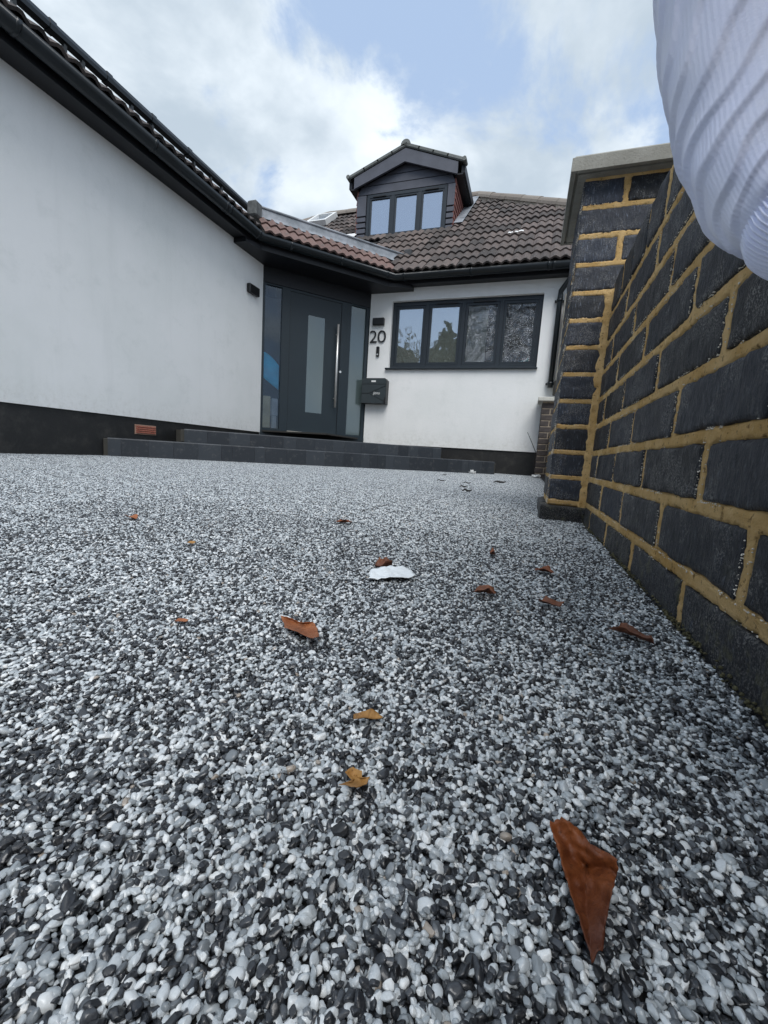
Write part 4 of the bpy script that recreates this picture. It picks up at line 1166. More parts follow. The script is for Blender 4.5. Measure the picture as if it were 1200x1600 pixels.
# pale dried crumbs along the joint edges
def crumbs(parent, pos, nm='mortar_crumbs', smin=0.0003, smax=0.0010):
    m = MB()
    for p in pos:
        s = random.uniform(smin, smax); i = len(m.v)
        st = (random.uniform(.6, 1.1), random.uniform(.7, 1.9), random.uniform(.6, 1.0))
        for v in V0: m.v.append((p[0] + v[0] * s * st[0] * random.uniform(.7, 1.2), p[1] + v[1] * s * st[1] * random.uniform(.7, 1.2), p[2] + v[2] * s * st[2] * random.uniform(.7, 1.2)))
        m.f += [tuple(i + int(q) for q in f_) for f_ in F0]
    return obj(nm, m, CRUMB, parent, False, 'stuff')
pos = []
for k in range(0, 8):
    zj = Z8 + 0.075 * k
    for _ in range(520):
        yy = 0.25 + (YP - 0.27) * random.random() ** 1.2
        cl = mnoise.noise(Vector((yy * 14, k * 5.3, 0))) + 0.5 * mnoise.noise(Vector((yy * 50, k * 5.3, 4)))
        if cl < 0.02: continue
        edge = 0.0067 if random.random() < 0.68 else -0.0067
        pos.append((XW - random.uniform(-0.0008, 0.0008), yy, zj + edge + random.gauss(0, 0.0007)))
    if k:
        base = 0.524 if k % 2 == 0 else 0.640
        for j in range(-1, 4):
            yj = base + 0.2355 * j
            if yj > YP - 0.03: continue
            for _ in range(34):
                pos.append((XW - random.uniform(-0.001, 0.0006), yj + (0.0070 if random.random() < 0.7 else -0.0070) + random.gauss(0, .0006), zj - 0.075 + 0.01 + 0.055 * random.random()))
crumbs(gw, pos)
# plug whose black colour stands for the shade in a drilled weep hole
obj('weep_hole', MB().tube([(XW - 0.0006, 0.372, 0.2075), (XW + 0.008, 0.372, 0.2075)], 0.0026, 10), RUBBER, gw)

# moss and grit gathered along the foot of the wall
m = MB()
for _ in range(900):
    yy = random.uniform(0.2, 1.33); cl = mnoise.noise(Vector((yy * 9, 2, 0)))
    if cl < 0.0 and random.random() < 0.8: continue
    s_ = random.uniform(0.0006, 0.0020); p = (XW - abs(random.gauss(0, 0.003)) - 0.0005, yy, 0.0005 + abs(random.gauss(0, 0.003)))
    i = len(m.v); sq = random.uniform(.6, 1.2)
    m.v += [(p[0] + v[0] * s_, p[1] + v[1] * s_ * sq * 1.3, p[2] + v[2] * s_ * sq) for v in V0]; m.f += [tuple(i + int(q) for q in f_) for f_ in F0]
ms = obj('moss', m, plain('moss_and_grit', (0.085, 0.078, 0.040), 0.95, 0, 0.5, 150).m); ms['kind'] = 'stuff'; tag(ms, 'thin line of moss and grit along the foot of the right garden wall', 'moss')

# gate pier with concrete cap
pier = empty('gate_pier', (XP + 0.165, YP + 0.165, 0), 'tall square blue black brick pier with concrete cap at the end of the garden wall', 'brick pier')
PH = [brick_mesh(0.1025, 0.10, 0.0655, 0.0055, 80 + s, amp=1.1) for s in range(5)]
PS = [brick_mesh(0.2160, 0.1025, 0.0655, 0.0055, 90 + s, amp=1.1) for s in range(5)]
for me in PH + PS: me.materials.append(BRICKP)
for k in range(1, 13):
    z0 = Z8 + 0.075 * (k - 1) + 0.005
    jx, jy = random.uniform(-.0015, .0015), random.uniform(-.0015, .0015)
    if k % 2 == 0:      # header on the front left corner, its stretcher side along the left face
        place(PS[k % 5], Matrix.Translation((XP + jx, YP + 0.216 + jy, z0)) @ RX, pier)
        place(PS[(k + 2) % 5], Matrix.Translation((XP + 0.114, YP + jy, z0)), pier)
        place(PH[k % 5], Matrix.Translation((XP, YP + 0.33, z0)) @ RX, pier)
        place(PH[(k + 1) % 5], Matrix.Translation((XP + 0.33, YP + 0.23, z0)) @ Matrix.Rotation(PI / 2, 4, 'Z'), pier)
    else:
        place(PS[k % 5], Matrix.Translation((XP + jx, YP + jy, z0)), pier)
        place(PH[k % 5], Matrix.Translation((XP + 0.228, YP + jy, z0)), pier)
        place(PS[(k + 1) % 5], Matrix.Translation((XP, YP + 0.33, z0)) @ RX, pier)
        place(PS[(k + 3) % 5], Matrix.Translation((XP + 0.33, YP + 0.114, z0)) @ Matrix.Rotation(PI / 2, 4, 'Z'), pier)
BK = brick_mesh(0.215, 0.1025, 0.085, 0.006, 120); BK.materials.append(BRICK)
place(BK, Matrix.Translation((XP - 0.020, YP - 0.020, -0.04)), pier, 'plinth_brick')
BK2 = brick_mesh(0.215, 0.1025, 0.085, 0.006, 121); BK2.materials.append(BRICK)
place(BK2, Matrix.Translation((XP - 0.018, YP + 0.315, -0.04)) @ RX, pier, 'plinth_brick')
mortar_sheet('mortar', XP + 0.003, XP + 0.326, 0.0, 0.957, 0.004, lambda u, v, h: (u, YP - h, v), pier, 0.0016, 31, joint=lambda u, v: pier_joint(u, v, 0))
mortar_sheet('mortar', 0.003, 0.326, 0.0, 0.957, 0.005, lambda u, v, h: (XP - h, YP + 0.329 - u, v), pier, 0.0022, 41)
obj('mortar_core', MB().box(XP + 0.014, YP + 0.014, 0, XP + 0.318, YP + 0.318, 0.955), MORTAR, pier)
# mortar fillet where wall and pier meet
def fil(a, b):
    zz = 0.0 + 0.660 * a
    w = 0.017 + 0.006 * mnoise.noise(Vector((0, 0, zz * 30))) + 0.004 * mnoise.noise(Vector((3, 0, zz * 90)))
    x = XW + 0.006 - (w + 0.006) * b
    y = YP - 0.008 * (1 - b) ** 1.5 - 0.0022 + 0.0045 * mnoise.noise(Vector((x * 60, 5, zz * 60))) * (0.3 + b)
    if b > 0.98: y = YP + 0.003
    return (x, y, zz)
obj('mortar_fillet', MB().grid(fil, 170, 8), MORTAR, pier, True)
cp = MB()
cx0, cx1, cy0, cy1 = 0.031, 0.438, 1.326, 1.735
cp.bbox(cx0 + .002, cy0 + .002, 0.962, cx1 - .002, cy1 - .002, 0.996, 0.006)
cp.box(cx0, cy0, 0.955, cx1, cy0 + 0.012, 0.9885).box(cx0, cy1 - 0.012, 0.955, cx1, cy1, 0.9885)
cp.box(cx0, cy0 + 0.012, 0.955, cx0 + 0.012, cy1 - 0.012, 0.9885).box(cx1 - 0.012, cy0 + 0.012, 0.955, cx1, cy1 - 0.012, 0.9885)
cp.box(cx0 + 0.020, cy0 + 0.020, 0.955, cx1 - 0.020, cy1 - 0.020, 0.9628)
i = len(cp.v); cc = ((cx0 + cx1) / 2, (cy0 + cy1) / 2, 1.02)
cp.v += [(cx0 + .008, cy0 + .008, .9958), (cx1 - .008, cy0 + .008, .9958), (cx1 - .008, cy1 - .008, .9958), (cx0 + .008, cy1 - .008, .9958), cc]
cp.f += [(i, i + 1, i + 4), (i + 1, i + 2, i + 4), (i + 2, i + 3, i + 4), (i + 3, i, i + 4)]
obj('concrete_cap', cp, CONC, pier)
pos = []
for k in range(0, 12):
    zj = Z8 + 0.075 * k
    for _ in range(34):
        xx = XP + 0.08 * random.random() ** 1.5
        pos.append((xx, YP - random.uniform(-.001, 0.002), zj + (0.0055 if random.random() < .7 else -.0055) + random.gauss(0, .0008)))
    for _ in range(55): pos.append((XP - random.uniform(-.001, .003), YP + random.uniform(-.003, 0.05), zj + random.gauss(0, 0.006)))
for _ in range(260):
    pos.append((XP - random.uniform(-.001, .0025), YP + random.uniform(-.002, .01), random.uniform(0.06, 0.95)))
crumbs(pier, pos, smin=0.0004, smax=0.0012)

# wall running on to the house, and the small pier in front of the facade
fwl = empty('garden_wall', (XW + 0.05, 3.7, 0), 'further stretch of dark brick garden wall running behind the gate pier to the house', 'brick wall')
FB = MB().bbox(0, 0, 0, 0.2235, 0.10, 0.0645, 0.003).mesh('brick'); FB.materials.append(BRICK)
for k in range(8):
    y1 = 5.70 - (0.118 if k % 2 else 0)
    while y1 - 0.2235 > YP + 0.335:
        place(FB, Matrix.Translation((XW + 0.05, y1, Z8 + 0.075 * (k - 1) + 0.005)) @ RX, fwl); y1 -= 0.2355
obj('mortar', MB().box(XW + 0.053, YP + 0.335, -0.02, XW + 0.147, 5.71, 0.58), MORTAR, fwl)
sp_ = empty('small_brick_pier', (0.26, 5.88, 0), 'short brown brick pier with pale stone cap against the white facade', 'brick pier')
HB = MB().bbox(0, 0, 0, 0.100, 0.10, 0.063, 0.004).mesh('brick'); HB.materials.append(BRICKF)
SB = MB().bbox(0, 0, 0, 0.213, 0.10, 0.063, 0.004).mesh('brick'); SB.materials.append(BRICKF)
for k in range(13):
    z0 = -0.02 + 0.0745 * k; jx = random.uniform(-.004, .004)
    if k % 2: place(HB, Matrix.Translation((0.10 + jx, 5.76, z0)), sp_); place(SB, Matrix.Translation((0.213, 5.76, z0)), sp_)
    else: place(SB, Matrix.Translation((0.10 + jx, 5.76, z0)), sp_); place(HB, Matrix.Translation((0.325, 5.76, z0)), sp_)
    place(SB, Matrix.Translation((0.10, 6.07, z0)) @ RX, sp_)
obj('mortar', MB().box(0.107, 5.766, -0.02, 0.42, 6.06, 0.955), MORTARF, sp_)
obj('stone_cap', MB().bbox(0.045, 5.70, 0.955, 0.47, 6.06, 1.005, 0.006), plain('pale_stone', (0.52, 0.51, 0.46), 0.85, 0, 0.1, 20).m, sp_)
# weathered timber screen right of the downpipe
fe = empty('timber_fence_panel', (0.6, 5.93, 1.05), 'weathered grey timber fence panel beside the downpipe on the facade', 'fence')
GT = plain('weathered_grey_timber', (0.20, 0.19, 0.165), 0.9, 0, 0.35, 14, 0.7, 60).m
for k in range(6):
    x0 = 0.225 + k * 0.13
    zt = 2.30 + random.uniform(-.03, .03)
    obj('board', MB().bbox(x0, 5.90 + random.uniform(-.006, .006), 1.24, x0 + 0.122, 5.925, zt, 0.005), GT, fe)
obj('gravel_board', MB().bbox(0.215, 5.885, 1.05, 1.02, 5.93, 1.235, 0.004), plain('dark_timber', (0.018, 0.016, 0.013), 0.8).m, fe)
m = MB().bbox(0.40, 5.932, 0.0, 0.47, 6.0, 2.2, 0.005); obj('post', m, GT, fe)

# ------------------------------------------------------------------ leaves and litter
def leafmat(name, c0, c1):
    m = Mat(name); m.set(Roughness=0.5, Specular_IOR_Level=0.35)
    f = m.noise(60, 6, 0.7); f2 = m.noise(1, 4, 0.6, 0.5, m.mapping((260, 60, 60)))
    c = m.mix(m.rng(f, 0.3, 0.7), c0, c1)
    g_ = m.n.new('ShaderNodeSeparateXYZ'); m.l.new(m.n.new('ShaderNodeTexCoord').outputs['Generated'], g_.inputs[0])
    c = m.mix(m.math('MULTIPLY', m.rng(g_.outputs['Y'], 0.75, 0.05), 0.65), c, tuple(x * k for x, k in zip(c0, (0.55, 0.6, 0.9))))
    c = m.mix(m.math('MULTIPLY', m.rng(m.noise(340, 3, 0.6), 0.6, 0.72), 0.6), c, tuple(x * 0.3 for x in c0)); c = m.mix(m.math('MULTIPLY', m.rng(f2, 0.5, 0.75), 0.5), c, tuple(x * 0.45 for x in c0))
    m.color(c); m.bump(m.noise(300, 4, 0.65), 0.7, 0.0008)
    return m.m
LBR, LOR, LDK, LTN = leafmat('russet_leaf', (0.10, 0.026, 0.009), (0.25, 0.074, 0.021)), leafmat('orange_leaf', (0.26, 0.085, 0.030), (0.42, 0.16, 0.065)), leafmat('dark_leaf', (0.12, 0.040, 0.018), (0.27, 0.100, 0.045)), leafmat('tan_leaf', (0.32, 0.15, 0.035), (0.48, 0.27, 0.09))
def leaf(outline, height, mat, label, name='leaf', z0=0.0035, rings=5, cat='leaf', group='dead leaves on the gravel', keep_outline=True, thick=0.00025):
    P = [Vector(p) for p in outline]; c = sum(P, Vector((0, 0))) / len(P); n = 0
    # resample outline
    out = []
    for i in range(len(P)):
        a, b = P[i], P[(i + 1) % len(P)]; st = 6
        for k in range(st): out.append(a.lerp(b, k / st))
    m = MB(); m.v.append((c.x, c.y, z0 + height(c.x, c.y, 0, c)))
    for r in range(1, rings + 1):
        t = r / rings
        for p in out:
            jit = 1 + (0.10 * mnoise.noise(Vector((p.x * 400, p.y * 400, 1))) if r == rings else 0)
            q = c + (p - c) * t * jit; hz = z0 + height(q.x, q.y, t, c); kk = (1 - hz / CAM_H) if keep_outline else 1.0; m.v.append((q.x * kk, q.y * kk, hz))
    n = len(out)
    for k in range(n): m.f.append((0, 1 + k, 1 + (k + 1) % n))
    for r in range(rings - 1):
        for k in range(n): a = 1 + r * n + k; b = 1 + r * n + (k + 1) % n; m.f.append((a, a + n, b + n, b))
    o = obj(name, m, mat, None, True)
    md = o.modifiers.new('thickness', 'SOLIDIFY'); md.thickness = thick
    tag(o, label, cat, group); return o
nz = lambda x, y, s, a: a * mnoise.noise(Vector((x * s, y * s, 2.2)))
def h_big(x, y, t, c):
    v = (y - 0.139) / 0.057                                     # along the leaf
    u = (x - (0.0375 + 0.004 * v))                              # across
    fold = 0.0030 * math.exp(-((v - 0.62) / 0.06) ** 2)
    return 0.002 + 0.007 * max(0, v) * (0.6 + 0.4 * t) + max(0, u) * 0.45 + 0.0022 * t * t - fold + nz(x, y, 90, 0.0030) + nz(x + 7, y, 240, 0.0020) + 0.0030 * max(0, (t - 0.75) / 0.25) ** 2 * mnoise.noise(Vector((x * 130, y * 130, 8)))
leaf([(0.027, 0.19), (0.033, 0.196), (0.039, 0.194), (0.044, 0.187), (0.054, 0.183), (0.053, 0.177), (0.049, 0.166), (0.045, 0.154), (0.042, 0.142), (0.038, 0.139), (0.036, 0.148), (0.034, 0.156), (0.032, 0.166), (0.03, 0.177)],
     h_big, LBR, 'large russet brown leaf tapering to a point, nearest the camera at lower right', rings=14)
def curlh(a, s): return lambda x, y, t, c: a * t * t + nz(x, y, s, a * 0.8) + 0.0015
leaf([(-0.216, 0.344), (-0.203, 0.343), (-0.19, 0.338), (-0.180, 0.345), (-0.171, 0.336), (-0.159, 0.318), (-0.165, 0.312), (-0.181, 0.318), (-0.196, 0.321)], curlh(0.004, 60), LOR, 'orange brown leaf with a torn edge lying alone left of the centre')
def far_leaf(cx, cy, wx, wy, hgt, mat, label, tilt=0.0, seed=0, raise_=0.0, **k):
    R_ = random.Random(seed); pts = []; wx, wy = wx * 1.15, wy * 1.25
    for i in range(9):
        a = 2 * PI * i / 9; r = R_.uniform(0.62, 1.2)
        px_, py_ = wx / 2 * r * math.cos(a), wy / 2 * r * math.sin(a)
        pts.append((cx + px_ * math.cos(tilt) - py_ * math.sin(tilt), cy + px_ * math.sin(tilt) + py_ * math.cos(tilt)))
    def h(x, y, t, c):
        d = -(x - c.x) * math.sin(tilt) + (y - c.y) * math.cos(tilt)
        return 0.001 + hgt * (abs(d) / (wy / 2)) ** 1.5 + raise_ * ((y - c.y) / wy + 0.5) + nz(x, y, 110, hgt * 0.5)
    return leaf(pts, h, mat, label, keep_outline=False, **k)
far_leaf(-0.382, 0.865, 0.040, 0.018, 0.008, LBR, 'small winged brown leaf alone far up the driveway towards the steps', 0.35, 3)
far_leaf(-0.752, 0.632, 0.040, 0.018, 0.006, LOR, 'small orange leaf furthest left on the gravel', -0.2, 4)
far_leaf(-0.180, 0.556, 0.022, 0.016, 0.012, LDK, 'dark curled leaf standing just behind the white paper scrap', 0.3, 5)
far_leaf(-0.035, 0.510, 0.026, 0.014, 0.008, LDK, 'dark brown curled leaf left of the other two by the wall', 0.25, 6)
far_leaf(0.042, 0.662, 0.030, 0.022, 0.008, LBR, 'light brown curled leaf furthest back of the leaves near the wall', -0.1, 7)
far_leaf(0.041, 0.506, 0.027, 0.016, 0.006, LDK, 'reddish dark leaf between the light brown curled leaf and the long rolled leaf', -0.35, 8)
far_leaf(0.114, 0.449, 0.042, 0.014, 0.009, LDK, 'long rolled reddish leaf beside the foot of the garden wall', -0.55, 9)
far_leaf(-0.0755, 0.2235, 0.016, 0.008, 0.003, LTN, 'tiny yellowish curled leaf in the middle of the driveway', 0.45, 10)
leaf([(-0.072, 0.1735), (-0.067, 0.178), (-0.073, 0.182), (-0.0705, 0.187), (-0.065, 0.1865), (-0.0635, 0.182), (-0.060, 0.184), (-0.0595, 0.179), (-0.063, 0.175)], curlh(0.0018, 150), LTN, 'small tan seed wing lying among pale pebbles in the foreground')
far_leaf(-0.042, 0.742, 0.010, 0.030, 0.008, LDK, 'tiny dark leaf fragment in the middle distance near the wall', 0.1, 12)
far_leaf(-0.281, 0.283, 0.013, 0.007, 0.001, LOR, 'thin flat brown leaf sliver left of the torn orange leaf', 0.3, 13)
far_leaf(-0.497, 0.521, 0.014, 0.014, 0.002, LTN, 'tiny yellow green leaf fragment on the left of the driveway', 0.3, 14)
o = leaf([(-0.176, 0.487), (-0.189, 0.523), (-0.172, 0.542), (-0.139, 0.547), (-0.124, 0.522), (-0.148, 0.500)], lambda x, y, t, c: 0.002 + 0.006 * max(0, (y - 0.50) / 0.05) + nz(x, y, 55, 0.004) + nz(x + 3, y, 150, 0.003), plain('white_paper', (0.80, 0.84, 0.86), 0.7).m,
         'crumpled white paper scrap lying on the gravel in the middle of the driveway', 'paper_scrap', rings=9, cat='paper', group=None, keep_outline=False)
TW_ = plain('dark_twig', (0.018, 0.015, 0.012), 0.8).m
def twig(x, y, ln, ang, label, r=0.004):
    p = [Vector((x + ln * (t - .5) * math.cos(ang), y + ln * (t - .5) * math.sin(ang), 0.006 + 0.010 * math.sin(t * 5) ** 2)) for t in (0, .25, .5, .75, 1)]
    o = obj('twig', MB().tube(p, [r * .5, r * .8, r * 1.0, r * .8, r * .4], 6), TW_); tag(o, label, 'twig', 'dark bits on the gravel before the steps')
twig(-0.560, 2.90, 0.060, 0.1, 'dark twig bit left of the others on the gravel below the clear plastic')
twig(-0.186, 3.36, 0.100, 0.4, 'longest crooked dark twig on the gravel near the step end', 0.008)
twig(-0.372, 2.86, 0.050, 0.0, 'short dark twig between the crooked twig and the left twig', 0.004)
twig(-0.336, 2.43, 0.045, 0.3, 'small dark twig closer to the camera than the step twigs')
twig(-0.275, 2.14, 0.050, -0.2, 'nearest of the dark twigs in front of the step end', 0.006)
twig(-0.73, 3.94, 0.04, 0.2, 'tiny dark speck of twig close before the lower step')
def litter(x, y, w, label, mat):
    m = MB(); i = 0
    for v in V2 if False else ico(1)[0]:
        k = 1 + 0.9 * mnoise.noise(Vector(v) * 2.3 + Vector((x * 9, y, 0)))
        m.v.append((x + v[0] * w * k, y + v[1] * w * 0.6 * k, 0.004 + (v[2] + 0.7) * w * 0.55 * k))
    m.f = [tuple(int(q) for q in f_) for f_ in ico(1)[1]]
    o = obj('plastic_litter', m, mat); tag(o, label, 'litter', 'crumpled plastic litter')
PLC = plain('clear_plastic', (0.55, 0.56, 0.55), 0.25).m
litter(-0.610, 5.10, 0.040, 'crumpled clear plastic against the lower step face', PLC)
litter(0.115, 5.25, 0.045, 'crumpled white plastic at the foot of the small brick pier', PLC)
litter(-0.148, 4.58, 0.015, 'tiny white plastic scrap on the gravel before the step end', PLC)
o = obj('stick', MB().tube([(0.085, 5.86, 0.0), (0.085, 5.90, 0.33), (0.02, 5.90, 0.46), (-0.04, 5.90, 0.575)], [0.006, 0.005, 0.004, 0.003], 6), TW_)
tag(o, 'thin dark stick leaning on the white facade beside the small brick pier', 'stick')

# ------------------------------------------------------------------ the photographer's arm in a white sleeve (top right, close to the lens)
def unproj(u, v, depth): return Vector((0, 0, CAM_H)) + (fw + r2 * ((u - 600) / 650) - u2 * ((v - 800) / 650)) * depth
KN = Mat('white_ribbed_jersey'); KN.set(Roughness=0.95, Specular_IOR_Level=0.1, Sheen_Weight=0.25)
uvn = KN.n.new('ShaderNodeUVMap'); uvn.uv_map = 'wrap'
wv = KN.n.new('ShaderNodeTexWave'); wv.bands_direction = 'X'; wv.inputs['Scale'].default_value = 26; wv.inputs['Distortion'].default_value = 0.6; wv.inputs['Detail'].default_value = 2
KN.l.new(uvn.outputs[0], wv.inputs['Vector'])
KN.color(KN.mix(KN.rng(KN.noise(40, 4), 0.3, 0.7), (0.73, 0.77, 0.96), (0.80, 0.83, 0.98)))
b1 = KN.bump(wv.outputs['Fac'], 0.2, 0.0006); KN.bump(KN.noise(900, 4, 0.7), 0.5, 0.0006, b1)
JER = KN.m
person = empty('person', unproj(1230, 60, 0.2), 'person in a white ribbed jersey sleeve with gathered folds reaching down at top right', 'person')
spine = [(1110, -620, 0.235, 122), (1140, -380, 0.215, 122), (1158, -150, 0.20, 119), (1170, 60, 0.195, 116), (1188, 190, 0.187, 108), (1211, 285, 0.178, 96), (1243, 336, 0.169, 78), (1305, 376, 0.156, 66), (1385, 410, 0.144, 60)]
SPN = [(unproj(u, v, d), r / 650 * d) for u, v, d, r in spine]
def spn(t):
    t = max(0.0, min(len(SPN) - 1.001, t)); i = int(t); f = t - i
    def cr(g):
        p0, p1, p2, p3 = g(max(i - 1, 0)), g(i), g(i + 1), g(min(i + 2, len(SPN) - 1))
        return 0.5 * ((2 * p1) + (p2 - p0) * f + (2 * p0 - 5 * p1 + 4 * p2 - p3) * f * f + (3 * p1 - p0 - 3 * p2 + p3) * f ** 3)
    return cr(lambda k: SPN[k][0]), cr(lambda k: SPN[k][1])
def tube_mesh(t0, t1, nt, na, rad):
    m = MB(); uv = []; ref = None
    for a in range(nt + 1):
        t = t0 + (t1 - t0) * a / nt; c, r = spn(t); d = (spn(t + 0.02)[0] - spn(t - 0.02)[0]).normalized()
        if ref is None: ref = (Vector((0, 0, CAM_H)) - c).normalized()
        ref = (ref - d * ref.dot(d)).normalized(); b = d.cross(ref)
        for k in range(na):
            th = 2 * PI * k / na; rr = rad(t, th, r)
            m.v.append(tuple(c + (ref * math.cos(th) + b * math.sin(th)) * rr)); uv.append((th / (2 * PI), t * 0.35))
    for a in range(nt):
        for k in range(na):
            m.f.append((a * na + k, a * na + (k + 1) % na, (a + 1) * na + (k + 1) % na, (a + 1) * na + k))
    me = m.mesh('sleeve'); ul = me.uv_layers.new(name='wrap')
    for p in me.polygons:
        for li in p.loop_indices: ul.data[li].uv = uv[me.loops[li].vertex_index]
    return me
def sleeve_r(t, th, r):
    # soft overlapping diagonal gathers running round the arm
    w = mnoise.noise(Vector((t * 0.8, 1.3 * math.cos(th), 1.3 * math.sin(th))))
    ph = 2.1 * t - 9 * th / (2 * PI) + 0.75 * w + 0.25 * math.sin(th - 1)
    f = ph - math.floor(ph)
    saw = (f / 0.80) ** 1.4 if f < 0.80 else (0.5 + 0.5 * math.cos(PI * (f - 0.80) / 0.20))
    a = 0.5 + 0.9 * mnoise.noise(Vector((t * 0.9 + 3, 1.1 * math.cos(th), 1.1 * math.sin(th) + 5)))
    amp = 0.0025 * max(0.7, min(1.2, a))
    e = min(1, max(0, (t - 5.75) / 0.4)); e = e * e * (3 - 2 * e)
    r *= 1 - 0.10 * e; amp *= 1 - 0.6 * e
    return r - 0.002 + amp * saw + 0.0018 * mnoise.noise(Vector((t * 1.4, 1.6 * math.cos(th), 1.6 * math.sin(th))))
link('sleeve', tube_mesh(0.0, 6.15, 190, 220, sleeve_r), JER, person, True)
def cuff_r(t, th, r):
    e = (t - 6.02) / 1.2
    return r * 0.95 + 0.0008 * math.cos(64 * th) - 0.0015 * (1 - min(1, e * 5)) + 0.002 * math.sin(PI * min(1, max(0, e)))
link('cuff', tube_mesh(5.98, 7.7, 40, 384, cuff_r), JER, person, True)
# upper arm above the frame
def skinned(name, verts, edges, radii, mat, sub=2):
    me = bpy.data.meshes.new(name); me.from_pydata(verts, edges, [])
    o = link(name, me, None, person); md = o.modifiers.new('skin', 'SKIN'); md.use_smooth_shade = True
    for k, sv in enumerate(me.skin_vertices[0].data): sv.radius = radii[k] if isinstance(radii[k], tuple) else (radii[k], radii[k]); sv.use_root = (k == 0)
    o.modifiers.new('sub', 'SUBSURF').levels = sub
    me.materials.append(mat); return o
el = SPN[0][0]
skinned('upper_sleeve', [tuple(el - Vector((0, 0, 0.03))), tuple(el + Vector((0.005, 0.01, 0.03))), (0.13, 0.10, 0.84), (0.12, -0.10, 0.95)], [(0, 1), (1, 2), (2, 3)], [0.044, 0.050, 0.056, 0.062], JER)
SKINM = plain('skin', (0.54, 0.32, 0.23), 0.5, 0, 0.08, 60).m
# hand just outside the frame, one skinned surface with five fingers
wr, wrad = spn(7.6); hd = (spn(7.9)[0] - spn(7.4)[0]).normalized()
hb = hd.cross(Vector((0, 0, 1))).normalized(); hn = hb.cross(hd).normalized()
hv, he, hr = [], [], []
def hadd(p, r, par=None):
    hv.append(tuple(p)); hr.append(r)
    if par is not None: he.append((par, len(hv) - 1))
    return len(hv) - 1
H = lambda a, b, c: wr + hd * a + hb * b + hn * c
s_ = 0.86
i0 = hadd(H(-0.03, 0, 0), 0.019); i1 = hadd(H(0.012, 0, 0), 0.019, i0); i2 = hadd(H(0.045 * s_, 0, 0), 0.024, i1)
for k, (b, ln) in enumerate(((-0.030, 0.078), (-0.010, 0.088), (0.011, 0.082), (0.030, 0.064))):
    q = hadd(H(0.080 * s_, b * s_ * 1.05, 0), 0.0072, i2); a0 = 0.085 * s_; z_ = 0.0
    for j in range(3):
        seg = ln * s_ * (0.45, 0.32, 0.23)[j]; an = (0.25, 0.65, 1.0)[j]
        a0 += seg * math.cos(an); z_ -= seg * math.sin(an)
        q = hadd(H(a0, b * s_ * 1.2, z_), (0.0066, 0.0060, 0.0052)[j], q)
q = hadd(H(0.035 * s_, -0.034 * s_, -0.006), 0.011, i1); q = hadd(H(0.058 * s_, -0.062 * s_, -0.014), 0.0084, q); hadd(H(0.082 * s_, -0.070 * s_, -0.024), 0.0068, q)
me = bpy.data.meshes.new('hand'); me.from_pydata(hv, he, [])
ho = link('hand', me, None, person)
sm_ = ho.modifiers.new('skin', 'SKIN')
for k, sv in enumerate(me.skin_vertices[0].data):
    sv.radius = (hr[k], hr[k]); sv.use_root = (k == 0)
ho.modifiers.new('sub', 'SUBSURF').levels = 2
me.materials.append(SKINM)

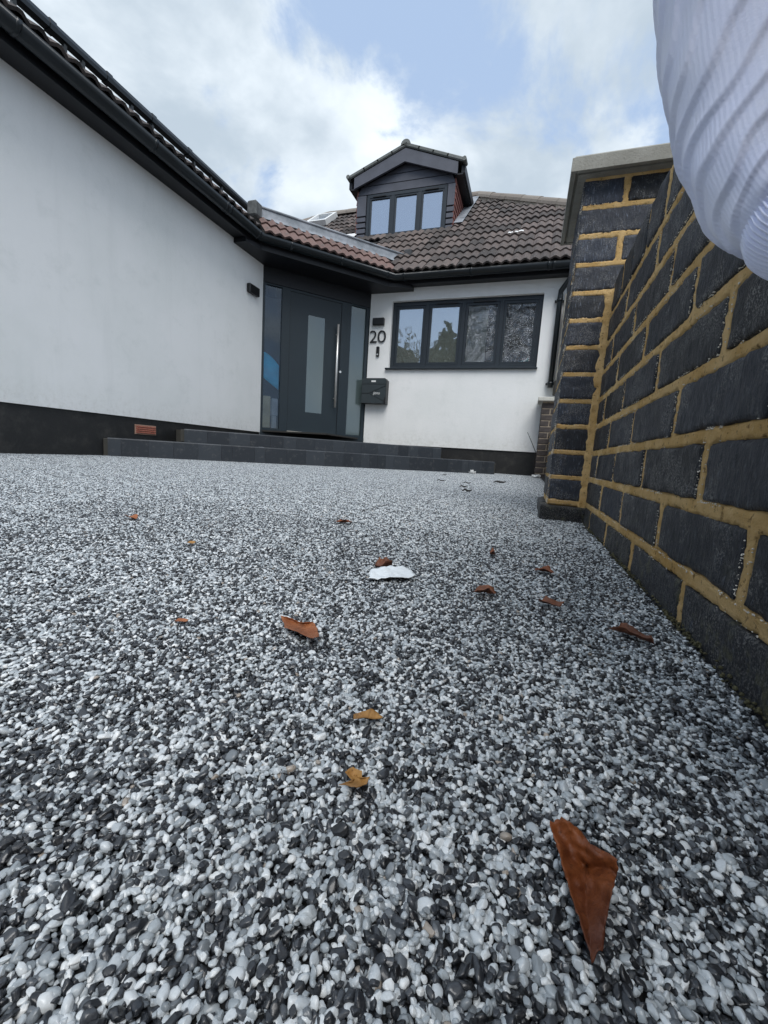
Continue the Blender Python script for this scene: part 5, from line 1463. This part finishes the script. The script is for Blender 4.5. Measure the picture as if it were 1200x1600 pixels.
# ------------------------------------------------------------------ street side behind the camera (seen only as reflections in the panes)
BARK = plain('bark', (0.06, 0.048, 0.038), 0.9, 0, 0.3, 10).m
LEAFG = plain('dark_foliage', (0.16, 0.175, 0.13), 0.8, 0, 0.35, 2).m
def tree(x, y, h, conifer, label):
    t = empty('conifer_tree' if conifer else 'bare_tree', (x, y, -0.02), label, 'tree')
    R_ = random.Random(int(x * 10))
    m = MB().tube([(x, y, -0.03), (x + .05, y, h * .4), (x, y, h * 0.97)], [h * .022, h * .015, 0.02], 8)
    if not conifer:
        def br(p, d, ln, r, lv):
            q = p + d * ln; m.tube([p, p.lerp(q, .5) + Vector((R_.uniform(-.04, .04), R_.uniform(-.04, .04), 0)) * ln, q], [r, r * .75, r * .5], 5)
            if lv:
                for _ in range(4): br(p.lerp(q, R_.uniform(.45, 1)), (d + Vector((R_.uniform(-.8, .8), R_.uniform(-.8, .8), R_.uniform(0, .6)))).normalized(), ln * .62, r * .5, lv - 1)
        for k in range(9): br(Vector((x, y, h * R_.uniform(.3, .85))), Vector((R_.uniform(-1, 1), R_.uniform(-1, 1), R_.uniform(.5, 1.2))).normalized(), h * .24, h * .008, 2)
    obj('trunk', m, BARK, t)
    m = MB()
    for k in range(2600 if conifer else 700):
        if conifer:
            f = R_.random() ** 0.8; z_ = h * (0.06 + 0.94 * f); r = h * 0.26 * (1 - f) ** 0.6 * (0.35 + 0.65 * R_.random()) * (0.75 + 0.25 * math.sin(f * 45))
        else:
            z_ = h * R_.uniform(.4, 1.0); r = h * .3 * R_.random()
        a = R_.uniform(0, 2 * PI); c = Vector((x + r * math.cos(a), y + r * math.sin(a), z_)); s = R_.uniform(.08, .26) if conifer else R_.uniform(.04, .09)
        d = Vector((math.cos(a), math.sin(a), -0.35)) * s * 1.4; e = Vector((-math.sin(a), math.cos(a), R_.uniform(-.3, .3))) * s * .5
        m.quad(c - d - e, c + d - e * .4, c + d + e * .4, c - d + e)
    obj('crown', m, LEAFG, t)
for args in ((-0.9, -13.0, 10.5, True, 'tallest dark conifer across the street, added to darken the right hand panes'), (-5.3, -13.4, 7.9, True, 'slim conifer across the street, mirrored in the second pane'),
             (0.9, -13.6, 10.8, True, 'dense added conifer across the street, just right of the tallest one'), (-2.4, -12.6, 10.0, True, 'dense added conifer across the street, just left of the tallest one'),  # tall unseen conifers added to darken the reflection in the right panes
             (2.6, -13.2, 9.8, True, 'broad conifer across the street, furthest right of the trees'), (-3.4, -14.0, 7.6, False, 'bare tree across the street between two conifers'),
             (-7.4, -13.6, 7.3, False, 'bare tree across the street, second from the left'), (-9.6, -13.2, 7.0, False, 'bare tree across the street, furthest left of the row'),
             (-4.3, -14.6, 7.0, True, 'bushy conifer across the street behind the slim one'), (-7.9, -14.8, 7.1, True, 'bushy conifer across the street between the two leftmost bare trees'),
             (-6.4, -14.4, 6.9, True, 'short bushy conifer across the street between bare trees'), (-8.6, -14.2, 6.8, True, 'low conifer across the street beside the furthest left bare tree')):
    tree(*args)
print('tiles', ntile)
